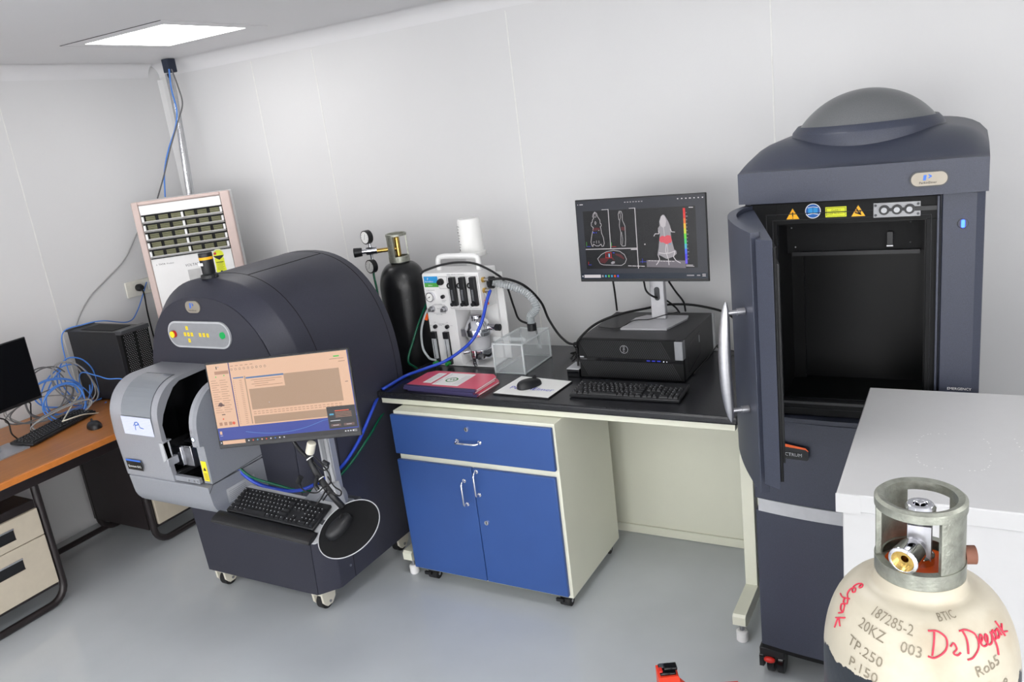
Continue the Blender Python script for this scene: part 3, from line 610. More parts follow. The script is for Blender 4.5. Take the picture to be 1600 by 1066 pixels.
# ================================================================== workstation on the bench (lying on its side)
t = thing('computer_tower', 'black computer tower lying on its side under the bench monitor', 'computer', (-1.2, 3.18, .9))
ww = (-1.43, -.975, 2.957, 3.395)
b = MB(); b.box(ww[0]+.002, ww[1]-.002, 2.975, ww[3], .905, 1.074, M_black)
for x in (-1.4, -1.02):
    for y in (3.0, 3.36): b.cyl((x, y, .9002), (x, y, .906), .012, M_rubber)
obj('case', b, t, bev=.003)
b = MB(); b.box(ww[0], ww[1]-.002, 2.957, 2.9745, .906, 1.073, M_blackm)
y_ = 2.9565; D = Draw(b, (ww[0], y_, .906), U, V)
W_ = ww[1]-ww[0]-.004
for band in ((.006, .072), (.092, .163)):
    x = .006
    while x < W_-.01:
        hgt = band[1]-band[0]; xe = min(x+hgt*.55, W_-.045) if band[0] > .08 else x+hgt*.55
        if x+hgt*.5 < (W_-.045 if band[0] > .08 else W_-.004): D.line([(x+hgt*.5, band[0]), (x, band[1])], .0022, mat('mesh_grey', (44, 45, 48), .5), 1)
        x += .0085
D.rect(.0, .075, W_, .089, M_blackg, 1.5); D.text('Precision', .006, .079, .008, M_grey_ink, 3, sx=1)
for k in range(3): D.rect(.30+k*.022, .080, .315+k*.022, .0845, M_inkb, 2)
D.circ(.372, .081, .0025, scr('white_led2', (240, 240, 255), 1.2), 3); D.circ(.385, .081, .002, scr('white_led2', (240, 240, 255), 1.2), 3); D.rect(.004, .087, .022, .0925, M_lgrey, 3)
D.circ(.206, .128, .018, M_blackm, 2, 28); D.ring(.206, .128, .0165, .0016, M_lgrey, 3, 32)
# rotated lettering in the ring
vs, fs = text_geo('DELL', .0125, 'CENTER'); b.mb = None
b.add([D.P(.206-(-bb+.0) - .0045, .128+a, 4) if 0 else D.P(.206+(-.0045+bb), .128-a, 4) for a, bb in vs], fs, M_lgrey)
obj('front_bezel', b, t, bev=.001)
b = MB(); b.box(ww[1]-.035, ww[1]-.001, 2.953, 2.99, .995, 1.073, M_grey); obj('front_handle', b, t, bev=.003, label='grey front handle')
b = MB(); D = Draw(b, (ww[1]-.0018, 3.0, .915), (0, 1, 0), (0, 0, 1)); D.line([(.02, .01), (.19, .04), (.19, .135), (.02, .115)], .002, M_blackg, 1, True); D.rect(.175, .09, .185, .12, M_lgrey, 2); D.circ(.03, .08, .007, M_dgrey, 2)
obj('side_panel', b, t)
b = MB(); b.box(ww[1]-.002, ww[1]+.006, 3.385, 3.397, .905, 1.074, M_lgrey); b.box(ww[0], ww[1], 3.393, 3.399, .905, 1.072, M_lgrey); obj('rear_plate', b, t)
t = thing('external_adapter', 'small black and silver box at the left end of the workstation', 'adapter', (-1.47, 2.99, .9))
b = MB(); b.box(-1.495, -1.437, 2.955, 3.05, .9005, .935, M_blackg); b.box(-1.495, -1.437, 2.953, 3.05, .9355, .94, M_lgrey); obj('case', b, t, bev=.002)
# ================================================================== lab bench
t = thing('lab_bench', 'lab bench with black worktop and cream metal frame', 'bench', (-1.5, 3.0, 0))
b = MB(); b.box(-2.30, -.69, 2.64, 3.40, .868, .9, M_top); obj('worktop', b, t, bev=.008, seg=3, label='black worktop')
b = MB(); b.box(-2.285, -.705, 2.655, 2.695, .841, .8675, M_cream); b.box(-2.285, -.705, 3.34, 3.38, .83, .8675, M_cream)
for x in (-2.26, -.735): b.box(x-.02, x+.02, 2.6955, 3.339, .835, .8675, M_cream)
obj('top_frame', b, t, bev=.002)
for x in (-2.238, -.709):
    b = MB(); b.box(x-.024, x+.022, 2.80, 2.86, .1285, .8345, M_cream); obj('leg', b, t, bev=.002)
    b = MB(); b.prism([(3.31, .07), (2.62, .07), (2.59, .085), (2.59, .12), (2.60, .128), (3.31, .128)], 'x', x-.025, x+.023, M_cream); lg = obj('foot_beam', b, t, bev=.002)
    b = MB(); b.lathe([(.009, .045), (.009, .07)], (x, 2.625, 0), M_steel, seg=14); b.lathe([(.019, 0), (.022, .004), (.022, .04), (.016, .046)], (x, 2.625, 0), M_white); obj('levelling_foot', b, lg); b = MB(); b.lathe([(.019, 0), (.022, .0695)], (x, 3.24, 0), M_white); obj('levelling_foot', b, lg)
b = MB(); b.box(-2.22, -.77, 3.272, 3.292, .002, .834, M_cream); b.box(-2.22, -.77, 3.262, 3.2715, .002, .045, M_cream); obj('back_panel', b, t, bev=.001)
b = MB(); b.box(-2.22, -2.06, 2.6555, 2.6565, .842, .8665, M_cream)
# ================================================================== mobile cabinet
t = thing('mobile_cabinet', 'mobile cream cabinet with blue drawer and two blue doors under the bench', 'cabinet', (-1.78, 2.8, 0))
cx0, cx1, cy0, cy1, cz0, cz1 = -2.176, -1.390, 2.588, 3.10, .058, .838
b = MB(); b.box(cx0, cx1, cy0, cy1, cz0, cz1, M_cream); obj('body', b, t, bev=.002)
def pull(p0, p1, n, parent):
    p0, p1, n = Vector(p0), Vector(p1), Vector(n); b = MB(); d = (p1-p0).normalized()*.012
    b.tube([p0, p0+n*.02, p0+n*.026+d*.5, p0+n*.028+d, p1+n*.028-d, p1+n*.026-d*.5, p1+n*.02, p1], .0045, M_chrome, smooth=False, seg=10)
    for q in (p0, p1): b.disc(q, .009, n, .002, M_chrome, 14)
    obj('handle', b, parent, label='chrome bar handle')
def lock(x, z, y, parent):
    b = MB(); b.cyl((x, y, z), (x, y-.006, z), .0115, M_chrome, .010); b.box(x-.0012, x+.0012, y-.0068, y-.006, z-.006, z+.006, M_black); obj('lock', b, parent)
yd = cy0-.018
b = MB(); b.box(-2.184, -1.398, yd, cy0-.0005, .641, .825, M_blue); dr = obj('drawer', b, t, bev=.003, label='blue drawer front')
pull((-1.845, yd, .733), (-1.735, yd, .735), (0, -1, 0), dr); lock(-1.79, .79, yd, dr)
b = MB(); b.box(-2.184, -1.797, yd, cy0-.0005, .072, .612, M_blue); d1 = obj('door', b, t, bev=.003, label='left blue door'); pull((-1.84, yd, .44), (-1.84, yd, .55), (0, -1, 0), d1)
b = MB(); b.box(-1.794, -1.404, yd, cy0-.0005, .072, .612, M_blue); d2 = obj('door', b, t, bev=.003, label='right blue door'); pull((-1.772, yd, .493), (-1.772, yd, .60), (0, -1, 0), d2); lock(-1.755, .365, yd, d2)
for x, y in ((cx0+.06, cy0+.03), (cx1-.05, cy0+.03), (cx0+.06, cy1-.05), (cx1-.05, cy1-.05)):
    b = MB(); b.lathe([(.018, .05), (.018, .058)], (x, y, 0), M_steel); b.prism([(y-.02, .05), (y+.03, .05), (y+.025, .02), (y-.005, .02)], 'x', x-.02, x+.02, M_black); b.box(x-.035, x+.0, y-.032, y-.02, .03, .045, M_black); cs = obj('caster', b, t, bev=.002)
    b = MB(); b.cyl((x-.023, y+.004, .024), (x+.023, y+.004, .024), .024, M_rubber); b.cyl((x-.025, y+.004, .024), (x+.025, y+.004, .024), .008, M_chrome); obj('wheel', b, cs)
# ================================================================== notebooks
def notebook(c, rz, z, label, w_=.37, d_=.205, labels=False, W0=0):
    t = thing('notebook', label, 'notebook', (c[0], c[1], z), rotz(rz), 'pink notebooks stacked on the bench')
    h = .0085
    def cut(e): x, y = w_/2-e, d_/2-e; k = .03; return [(-x, -y), (x, -y), (x, y-k), (x-k, y), (-x+k, y), (-x, y-k)]
    b = MB(); b.prism(cut(.002), 'z', .0012, h-.0012, M_paper); obj('pages', b, t, local=True)
    b = MB(); b.prism(cut(0), 'z', 0, .001, M_pinkf); b.prism(cut(0), 'z', h-.001, h, M_pinkf)
    if labels:
        D = Draw(b, (0, 0, h), (1, 0, 0), (0, 1, 0)); D.rect(-.12, -.055, -.075, .075, M_paper); D.rect(-.062, -.07, .075, .085, M_paper)
        D.ring(0, 0, .026, .006, M_inkg, 2, 20); D.text('W', -.013, -.011, .034, M_inkg, 3)
        for k in range(4): D.line([(.04+k*.009, -.055), (.04+k*.009, .06)], .0012, M_grey_ink, 2)
        for k in range(2): D.line([(-.105+k*.012, -.04), (-.105+k*.012, .06)], .0015, M_grey_ink, 2)
        D.line([(-.05, -.06), (-.05, .0)], .0015, M_grey_ink, 2); D.line([(-.042, .01), (-.042, .07)], .0015, M_grey_ink, 2)
    obj('cover', b, t, local=True)
    b = MB(); b.box(-w_/2-.002, w_/2-.001, -d_/2-.003, -d_/2+.014, -.0003, h+.0004, M_bind); obj('binding', b, t, local=True, label='navy cloth binding')
nc = (-1.965, 2.765)
notebook((nc[0]+.012, nc[1]+.004), math.radians(-3), .9008, 'pink notebook at the bottom of the stack on the bench')
notebook((nc[0]-.004, nc[1]-.002), math.radians(-2), .9104, 'pink notebook in the middle of the stack on the bench')
notebook(nc, math.radians(-1), .9200, 'pink notebook topmost of the stack with white labels', labels=True)
b = MB(); b.cyl((-1.93, 2.905, .9052), (-1.84, 2.9, .9052), .0045, M_paper); b.cyl((-1.90, 2.9035, .9052), (-1.86, 2.901, .9052), .0047, M_inkb); tag(obj('pen', b), 'white and blue pen lying behind the notebooks', 'pen')
# ================================================================== clear acrylic induction chamber
t = thing('induction_chamber', 'clear acrylic box with hose on the black bench', 'acrylic box', (-1.79, 3.09, .9))
def shell(m, x0, x1, y0, y1, z0, z1, th):
    m.box(x0, x1, y0, y0+th, z0, z1, M_acr); m.box(x0, x1, y1-th, y1, z0, z1, M_acr); m.box(x0, x0+th, y0+th+.0003, y1-th-.0003, z0, z1, M_acr); m.box(x1-th, x1, y0+th+.0003, y1-th-.0003, z0, z1, M_acr); m.box(x0+th+.0003, x1-th-.0003, y0+th+.0003, y1-th-.0003, z0, z0+th, M_acr)
b = MB(); shell(b, -1.858, -1.70, 2.955, 3.225, .9008, 1.035, .006); obj('box_walls', b, t)
b = MB(); e_ = .0035
for x in (-1.8545, -1.7035):
    b.box(x-e_, x+e_, 2.9548, 2.9612, .9008, 1.035, M_acre); b.box(x-e_, x+e_, 3.2188, 3.2252, .9008, 1.035, M_acre)
    for z in (.9035, 1.038): b.box(x-e_, x+e_, 2.96, 3.22, z-.0025, z+.0025, M_acre)
for y in (2.958, 3.222):
    for z in (.9035, 1.038): b.box(-1.851, -1.707, y-.003, y+.003, z-.0025, z+.0025, M_acre)
obj('bonded_edges', b, t)
b = MB(); b.box(-1.86, -1.698, 2.965, 3.227, 1.0355, 1.0425, M_acr); obj('lid', b, t, bev=.0008)
b = MB(); b.box(-1.868, -1.70, 2.99, 3.0, 1.043, 1.06, M_acr); b.cyl((-1.7005, 3.10, .99), (-1.68, 3.10, .99), .012, M_acr); b.cyl((-1.76, 3.17, 1.0428), (-1.76, 3.17, 1.075), .022, M_black); obj('port', b, t, label='black hose port')
# ================================================================== anaesthesia machine
t = thing('anaesthesia_machine', 'white anaesthesia machine with flow meters and chrome vaporiser on the bench', 'anaesthesia machine', (-2.07, 3.1, .9))
ax0, ax1, ay, az1 = -2.233, -1.923, 3.025, 1.352
su, sv = .31/495, .452/805
def A2(u, v): return (u*su, -v*sv)
b = MB(); b.box(ax0, ax0+.158, ay, ay+.13, .9008, az1, M_white); b.box(ax0+.1583, ax1, ay, ay+.13, az1-.175, az1, M_white)
b.box(ax0, ax1, ay+.1305, ay+.155, .9008, az1, M_white); b.box(ax0+.1583, ax1+.02, ay, ay+.13, .9008, .907, M_white); b.box(ax1+.0003, ax1+.035, ay+.145, ay+.155, .9008, az1-.03, M_white)
obj('cabinet', b, t, bev=.002)
b = MB(); D = Draw(b, (ax0, ay, az1), U, V)
def ar(u0, v0, u1, v1, m, l=1): x0, y0 = A2(u0, v1); x1, y1 = A2(u1, v0); D.rect(x0, y0, x1, y1, m, l)
def al(pts, w_, m=M_grey_ink, l=2, c=False): D.line([A2(*p) for p in pts], w_, m, l, c)
ar(12, 27, 138, 82, M_sky); ar(12, 82, 138, 118, M_lgreen)
D.text('P', *A2(42, 58), .016, M_paper, 3); D.text('PerkinElmer', *A2(22, 76), .0095, M_paper, 3); D.text('RAS-4', *A2(46, 108), .009, M_paper, 3)
D.text('ISOFLURANE CONTROLS', *A2(225, 20), .0085, M_grey_ink, 3)
al([(146, 30), (218, 30), (218, 130), (146, 130)], .0012, c=True); al([(222, 30), (300, 30), (300, 300), (222, 300)], .0012, c=True); al([(308, 30), (392, 30), (392, 300), (308, 300)], .0012, c=True); al([(400, 30), (485, 30), (485, 300), (400, 300)], .0012, c=True)
for k, (c_, u_) in enumerate((('A', 230), ('B', 318), ('C', 410))): D.text(c_, *A2(u_, 48), .009, M_ink, 3); D.text('ON', *A2(u_, 88), .006, M_grey_ink, 3)
D.text('SYSTEM PRESSURE', *A2(20, 148), .006, M_grey_ink, 3); D.text('OXYGEN\nFLUSH', *A2(150, 235), .006, M_grey_ink, 3)
al([(60, 280), (60, 272), (168, 272), (168, 280)], .001); al([(60, 330), (60, 342), (168, 342), (168, 330)], .001)
D.text('FLOW CHAMBER', *A2(72, 268), .006, M_grey_ink, 3); D.text('SELECT', *A2(92, 306), .006, M_grey_ink, 3); D.text('NOSE CONES', *A2(78, 356), .006, M_grey_ink, 3); D.text('ADJUSTABLE\n   FLOW', *A2(84, 440), .006, M_grey_ink, 3)
for u_ in (50, 160): D.text('ON', *A2(u_, 425), .005, M_grey_ink, 3); D.text('FLUSH', *A2(u_-8, 490), .005, M_grey_ink, 3)
D.text('OUT 1', *A2(5, 452), .005, M_grey_ink, 3); D.text('OUT 2', *A2(190, 452), .005, M_grey_ink, 3)
obj('panel_print', b, t, label='panel lettering and blue green sticker')
def AP(u, v, d=0): x, y = A2(u, v); return Vector((ax0+x, ay-d, az1+y))
for u_ in (275, 362, 452):
    b = MB(); p0 = AP(u_-24, 272); p1 = AP(u_+24, 32); b.box(p0.x, p1.x, ay-.022, ay-.0008, p0.z, p1.z, M_black); fm = obj('flow_meter', b, t, bev=.003)
    b = MB(); q = AP(u_, 240); b.cyl(AP(u_, 250, .0225), AP(u_, 250, .04), .009, M_black, seg=14); b.box(q.x-.006, q.x+.006, ay-.0245, ay-.0225, AP(0, 225).z, AP(0, 130).z, M_dgrey)
    for k in range(9): b.box(q.x-.005, q.x+.003, ay-.0249, ay-.0246, AP(0, 220-k*10).z, AP(0, 220-k*10).z+.001, M_lgrey)
    obj('scale_tube', b, fm)
    b = MB(); c = AP(u_-40, 107); b.tube([c+Vector((.0105*math.cos(a), -.004-.0, .0105*math.sin(a)+0)) for a in [2*PI*k/20 for k in range(21)]], .0035, M_black, smooth=False); b.cyl(c, c+Vector((0, -.008, 0)), .004, M_lgrey, seg=12); obj('valve_ring', b, t)
for u_ in (38, 150):
    b = MB(); p0 = AP(u_-24, 785); p1 = AP(u_+24, 500); b.box(p0.x, p1.x, ay-.018, ay-.0008, AP(0, 560).z, p1.z, M_black); b.box(p0.x, p1.x, ay-.006, ay-.0008, p0.z, AP(0, 560).z, M_black); b.box(p0.x, p1.x, ay-.018, ay-.0061, p0.z, AP(0, 735).z, M_black); fm = obj('flow_meter', b, t, bev=.002)
    b = MB(); b.box(p0.x+.006, p1.x-.006, ay-.019, ay-.0065, AP(0, 734).z, AP(0, 561).z, mat('clear_block', (190, 194, 198), .1)); b.box(p0.x+.012, p0.x+.015, ay-.0196, ay-.019, AP(0, 730).z, AP(0, 565).z, M_ink); obj('scale_tube', b, fm)
    b = MB(); b.cyl(AP(u_+4, 768, .018), AP(u_+4, 768, .045), .010, M_inkg, .0085, seg=16); obj('flow_knob', b, fm, bev=.001, label='green knob')
b = MB(); b.cyl(AP(168, 72), AP(168, 72, .012), .0155, M_black); b.cyl(AP(168, 72, .012), AP(168, 72, .024), .012, M_black); b.cyl(AP(168, 198), AP(168, 198, .014), .009, M_black)
for u_ in (60, 168): b.cyl(AP(u_, 457), AP(u_, 457, .014), .0095, M_black)
obj('control_knob', b, t, bev=.001)
b = MB(); b.cyl(AP(60, 198), AP(60, 198, .018), .0225, M_chrome, seg=28); b.cyl(AP(60, 198, .018), AP(60, 198, .0185), .0195, M_paper, seg=28); D = Draw(b, AP(60, 198, .0187), U, V); D.line([(-.012, -.006), (.006, .006)], .0012, M_ink); D.circ(0, 0, .003, M_ink)
for k in range(11): a = math.radians(-45+k*27); D.line([(.0155*math.cos(a), .0155*math.sin(a)), (.018*math.cos(a), .018*math.sin(a))], .001, M_ink)
obj('pressure_gauge', b, t)
for u_ in (56, 168):
    b = MB(); b.cyl(AP(u_, 303), AP(u_, 303, .012), .0145, M_steel); b.cyl(AP(u_, 303, .012), AP(u_, 303, .03), .0095, M_steel); b.cyl(AP(u_, 303, .024), AP(u_-18, 318, .026), .004, M_steel); obj('selector_switch', b, t, bev=.001)
b = MB(); hy = ay+.07; b.tube([(ax0+.055, hy, az1), (ax0+.055, hy, az1+.045), (ax0+.075, hy, az1+.063), (ax0+.15, hy, az1+.065), (ax1-.055, hy, az1+.062), (ax1-.035, hy, az1+.045), (ax1-.035, hy, az1)], .0125, M_white, n=6, seg=14); obj('carry_handle', b, t)
# vaporiser
vx, vy = ax0+.158+.078, ay+.055
b = MB(); b.lathe([(.055, .035), (.058, .04), (.058, .078), (.052, .082)], (vx, vy, .9), M_chrome, seg=36); b.lathe([(.05, .082), (.05, .142)], (vx, vy, .9), M_lgrey, seg=36); b.lathe([(.05, .142), (.062, .146), (.064, .178), (.055, .19), (.052, .205), (.035, .225), (.032, .228), (.032, .24), (.028, .243)], (vx, vy, .9), M_chrome, seg=36)
b.box(vx-.068, vx+.04, vy-.045, vy-.0, 1.045, 1.078, M_steel)
vp = obj('vaporiser', b, t, ang=50, bev=.001, label='chrome and aluminium vaporiser')
b = MB(); b.cyl((vx-.055, vy-.02, .962), (vx-.08, vy-.035, .962), .012, M_chrome); b.box(vx-.008, vx+.012, vy-.072, vy-.055, .915, .985, M_chrome); b.cyl((vx+.002, vy-.064, .93), (vx+.002, vy-.064, .908), .009, M_chrome); obj('filler_spout', b, vp, bev=.002)
b = MB(); b.cyl((vx+.05, vy+.01, 1.08), (vx+.098, vy+.0, 1.08), .017, M_chrome, .014); b.cyl((vx+.098, vy, 1.08), (vx+.12, vy, 1.08), .016, M_black); obj('outlet_fitting', b, vp)
# side fittings
for z, m in ((1.312, M_brass), (1.262, M_brass)):
    b = MB(); b.cyl((ax1, ay+.03, z), (ax1+.012, ay+.03, z), .013, m, seg=6); b.cyl((ax1+.012, ay+.03, z), (ax1+.035, ay+.03, z), .008, M_steel, seg=16); obj('hose_fitting', b, t)
b = MB(); b.cyl((ax1, ay+.09, 1.285), (ax1+.02, ay+.09, 1.285), .028, M_black, seg=24); obj('exhaust_port', b, t)
b = MB(); b.cyl((ax1+.012, ay+.02, 1.222), (ax1+.02, ay+.018, 1.198), .008, M_orange, .0065); b.tube([(ax1+.0, ay+.03, 1.26), (ax1+.016, ay+.02, 1.24), (ax1+.012, ay+.02, 1.222)], .004, M_pvc); obj('tube_clip', b, t, label='orange tube clip')
# clear loop of tubing on the left
b = MB(); b.tube([(ax0-.001, ay+.03, 1.175), (ax0-.02, ay+.02, 1.16), (ax0-.05, ay+.0, 1.08), (ax0-.052, ay-.01, .99), (ax0-.02, ay-.02, .945), (ax0+.005, ay-.03, .938), (ax0+.03, ay-.03, .935)], .0055, mat('pale_tubing', (186, 192, 194), .2)); obj('tube_loop', b, t, label='pale tubing loop with orange clip')
b = MB(); b.cyl((ax0-.012, ay+.02, 1.15), (ax0-.026, ay+.015, 1.122), .0085, M_orange); obj('tube_clip', b, t, label='orange tube clip')
# canister behind
t = thing('filter_canister', 'white upright canister behind the anaesthesia machine', 'canister', (-2.02, 3.235, .9))
cxx, cyy = -2.07, 3.235
b = MB(); b.box(cxx-.03, cxx+.03, cyy-.02, cyy+.02, .9008, 1.385, M_white); b.box(cxx-.05, cxx+.05, cyy-.05, cyy+.05, 1.3855, 1.391, M_white); obj('stand', b, t)
b = MB(); b.lathe([(.061, .0), (.064, .006), (.064, .018), (.057, .022), (.055, .165), (.05, .178), (.0, .18)], (cxx, cyy, 1.3915), M_paper, seg=36, cap=False); D = None
for k in range(9):
    a = math.radians(-160+0); z = 1.425+k*.014; d = Vector((math.cos(math.radians(-128)), math.sin(math.radians(-128)), 0)); s_ = Vector((-d.y, d.x, 0))*1
    DD = Draw(b, Vector((cxx, cyy, z))+d*.0565, s_, (0, 0, 1)); DD.line([(-.012, 0), (.0+.01*(k % 3)-.004, 0)], .002 if k % 3 else .005, M_ink, 1)
obj('canister_body', b, t, ang=40)
# ================================================================== cabinet imager
SXL, SXR, SYF, SYB = -.602, .034, 2.44, 3.08
S = thing('imaging_cabinet', 'tall dark blue imaging cabinet with pewter dome, open door and black chamber', 'imaging cabinet', (-.285, 2.75, 0))
def front_poly(bulge, x0, x1, yf, yb, n=16):
    pts = [(x0, yb)]
    for k in range(n+1): u = k/n; pts.append((x0+(x1-x0)*u, yf-bulge*(1-(2*u-1)**2)))
    pts.append((x1, yb)); return pts
b = MB(); b.prism(front_poly(.03, SXL+.006, SXR-.006, SYF+.012, SYB), 'z', .135, .655, M_navys); b.prism(front_poly(.03, SXL+.006, SXR-.006, SYF+.012, SYB), 'z', .12, .1345, M_blackm); obj('lower_housing', b, S, bev=.003)
b = MB(); b.prism(front_poly(.034, SXL+.016, SXR-.016, SYF+.006, SYB-.02), 'z', .6555, .701, M_lgrey); obj('trim_strip', b, S, label='silver curved strip')
b = MB(); b.prism(front_poly(.03, SXL+.006, SXR-.006, SYF+.008, SYB), 'z', .7015, .985, M_navys)
b.prism(front_poly(.02, SXL+.03, SXR-.1, SYF+.002, SYF+.1), 'z', .9855, 1.0, M_navys); obj('middle_housing', b, S, bev=.003)
# upper body around the chamber
ox0, ox1, oz0, oz1 = -.498, -.104, 1.058, 1.602
b = MB(); b.box(SXL+.012, ox0, SYF+.02, SYB, 1.0005, 1.668, M_navys); b.box(ox0, SXR-.1, SYF+.02, SYB, oz1, 1.668, M_navys); b.box(ox0, SXR-.1, SYF+.02, SYB, 1.0005, oz0, M_navys); b.box(ox1, SXR-.1, SYF+.02, SYB, oz0, oz1, M_navys); b.box(ox0, ox1, SYF+.5, SYB, oz0, oz1, M_navys)
b.prism([(SXR-.1, SYB), (SXR-.1, SYF+.003), (SXR-.02, SYF-.002), (SXR-.001, SYF+.012), (SXR, SYF+.04), (SXR, SYB)], 'z', .9865, 1.668, M_navys)
obj('upper_housing', b, S, bev=.002)
b = MB(); yq = SYF+.012
b.box(SXL+.03, ox0, yq, SYF+.0195, 1.004, 1.664, M_blackm); b.box(ox0, SXR-.105, yq, SYF+.0195, oz1, 1.664, M_blackm); b.box(ox0, SXR-.105, yq, SYF+.0195, 1.004, oz0, M_blackm); b.box(ox1, SXR-.105, yq, SYF+.0195, oz0, oz1, M_blackm)
for g in (.012, .03):
    x0_, x1_, z0_, z1_ = ox0-.012+g-.012, ox1+.012-g+.012, oz0, oz1-g+.022
    b.tube([(ox0-g, yq, oz0-g), (ox0-g, yq, oz1+g), (ox1+g, yq, oz1+g), (ox1+g, yq, oz0-g), (ox0-g, yq, oz0-g)], .0025, M_black, smooth=False, seg=6)
b.box(SXR-.112, SXR-.106, SYF-.002, SYF+.019, 1.0, 1.664, M_navys)
obj('door_surround', b, S, bev=.001)
b = MB(); yb_ = SYF+.48; e = .004
b.box(ox0+.0005, ox0+e, SYF+.02, yb_, oz0, oz1, M_cav); b.box(ox1-e, ox1-.0005, SYF+.02, yb_, oz0, oz1, M_cav); b.box(ox0+e, ox1-e, SYF+.02, yb_, oz0+.0005, oz0+e, M_cav); b.box(ox0+e, ox1-e, SYF+.02, yb_, oz1-e, oz1-.0005, M_cav); b.box(ox0+e, ox1-e, yb_-e, yb_, oz0, oz1, M_cav)
b.box(ox0+e, ox1-e, SYF+.14, SYF+.145, 1.49, oz1-e, M_blackm); b.box(ox0+.02, ox1-.02, SYF+.125, SYF+.15, 1.484, 1.496, M_black); b.box(ox0+e, ox0+.04, SYF+.2, SYF+.21, oz0+e, 1.48, M_cav); b.box(ox0+.03, ox1-e, SYF+.22, SYF+.23, oz0+e, 1.48, M_cav)
b.box(-.21, -.195, SYF+.12, SYF+.14, 1.51, 1.55, M_black); b.box(-.211, -.194, SYF+.119, SYF+.121, 1.508, 1.511, M_steel)
for x, z in ((-.48, 1.57), (-.42, 1.585), (-.24, 1.59), (-.15, 1.575), (-.47, 1.51), (-.15, 1.515)): b.sph((x, SYF+.139, z), .0025, M_steel, 8)
obj('imaging_chamber', b, S, label='black empty imaging chamber')
b = MB(); b.box(ox0+.002, ox1-.002, SYF-.005, SYF+.03, oz0-.012, oz0-.001, M_black); obj('chamber_sill', b, S, bev=.002)
# stickers
b = MB(); D = Draw(b, (0, yq, 0), U, V)
def warn(x, z, m=M_amber):
    D.poly([(x-.021, z-.018), (x+.021, z-.018), (x, z+.018)], M_ink, 1); D.poly([(x-.018, z-.016), (x+.018, z-.016), (x, z+.015)], m, 2)
warn(-.452, 1.633); D.rect(-.4535, 1.624, -.4505, 1.637, M_ink, 3); D.rect(-.4535, 1.619, -.4505, 1.6215, M_ink, 3)
warn(-.275, 1.633); D.line([(-.283, 1.628), (-.268, 1.622)], .0035, M_ink, 3); D.line([(-.279, 1.638), (-.272, 1.624)], .0035, M_ink, 3); D.line([(-.270, 1.634), (-.270, 1.622)], .003, M_ink, 3)
D.circ(-.396, 1.638, .0215, M_paper, 1, 32); D.circ(-.396, 1.638, .0195, M_sign, 2, 32); D.rect(-.409, 1.629, -.397, 1.647, M_sky, 3); D.rect(-.395, 1.629, -.383, 1.647, M_sky, 3); D.line([(-.41, 1.628), (-.396, 1.631), (-.382, 1.628)], .002, M_paper, 4); D.line([(-.41, 1.648), (-.396, 1.65), (-.382, 1.648)], .0015, M_paper, 4)
D.rect(-.362, 1.618, -.306, 1.647, M_lime, 1); D.line([(-.359, 1.621), (-.309, 1.621), (-.309, 1.644), (-.359, 1.644)], .001, M_ink, 2, True); D.text('CLASS 1', -.334, 1.635, .007, M_ink, 3, 'CENTER'); D.text('LASER PRODUCT', -.334, 1.6255, .0062, M_ink, 3, 'CENTER')
obj('safety_labels', b, S, label='row of warning labels')
b = MB(); b.box(-.236, -.118, SYF+.006, yq-.0003, 1.611, 1.652, mat('dull_steel_plate', (150, 151, 154), .5, metal=.5)); lp = obj('latch_plate', b, S, bev=.001, label='steel latch plate')
b = MB()
for x in (-.208, -.176, -.145): b.cyl((x, SYF+.0055, 1.632), (x, SYF+.001, 1.632), .0135, M_black, seg=24); b.cyl((x, SYF+.001, 1.632), (x, SYF-.004, 1.632), .0075, M_lgrey)
b.box(-.208, -.145, SYF+.003, SYF+.0055, 1.628, 1.636, M_black); b.box(-.145, -.075, SYF+.003, SYF+.009, 1.626, 1.638, M_black)
for x, z in ((-.23, 1.645), (-.23, 1.618), (-.124, 1.645), (-.124, 1.618)): b.cyl((x, SYF+.0058, z), (x, SYF+.003, z), .0035, M_dgrey, seg=10)
obj('latch_sensor', b, lp)
b = MB(); x, z = -.0165, 1.587; b.lathe([(.014, 0), (.012, .002)], (x, SYF-.0, z), M_dgrey, (0, -1, 0)); D = Draw(b, (x, SYF-.004, z), U, V); D.rrect(-.0045, -.0105, .0045, .0105, .003, scr('blue_led', (30, 60, 255), 18)); obj('power_light', b, S, label='glowing blue light')
b = MB(); D = Draw(b, (-.045, SYF-.0025, 1.117), U, V, .0006); D.text('EMERGENCY', 0, 0, .0105, M_paper, 1); obj('printed_label', b, S, label='small white EMERGENCY lettering')
b = MB(); q = SYF-.03*(1-(2*((-.465-SXL)/(SXR-SXL))-1)**2)+.008
b = MB(); D = Draw(b, (-.545, SYF-.022, .868), (1, -.07, 0), (0, 0, 1), .001); D.poly([(0, 0), (.123, 0), (.128, .005), (.128, .04), (0, .056)], M_blackg, 1); D.poly([(0, .045), (.12, .037), (.128, .031), (.128, .034), (.12, .043), (0, .058)], M_or, 2); D.text('SPECTRUM', .034, .012, .0155, M_lgrey, 3, sx=1.0)
obj('name_plate', b, S, label='black SPECTRUM plate with orange stripe')
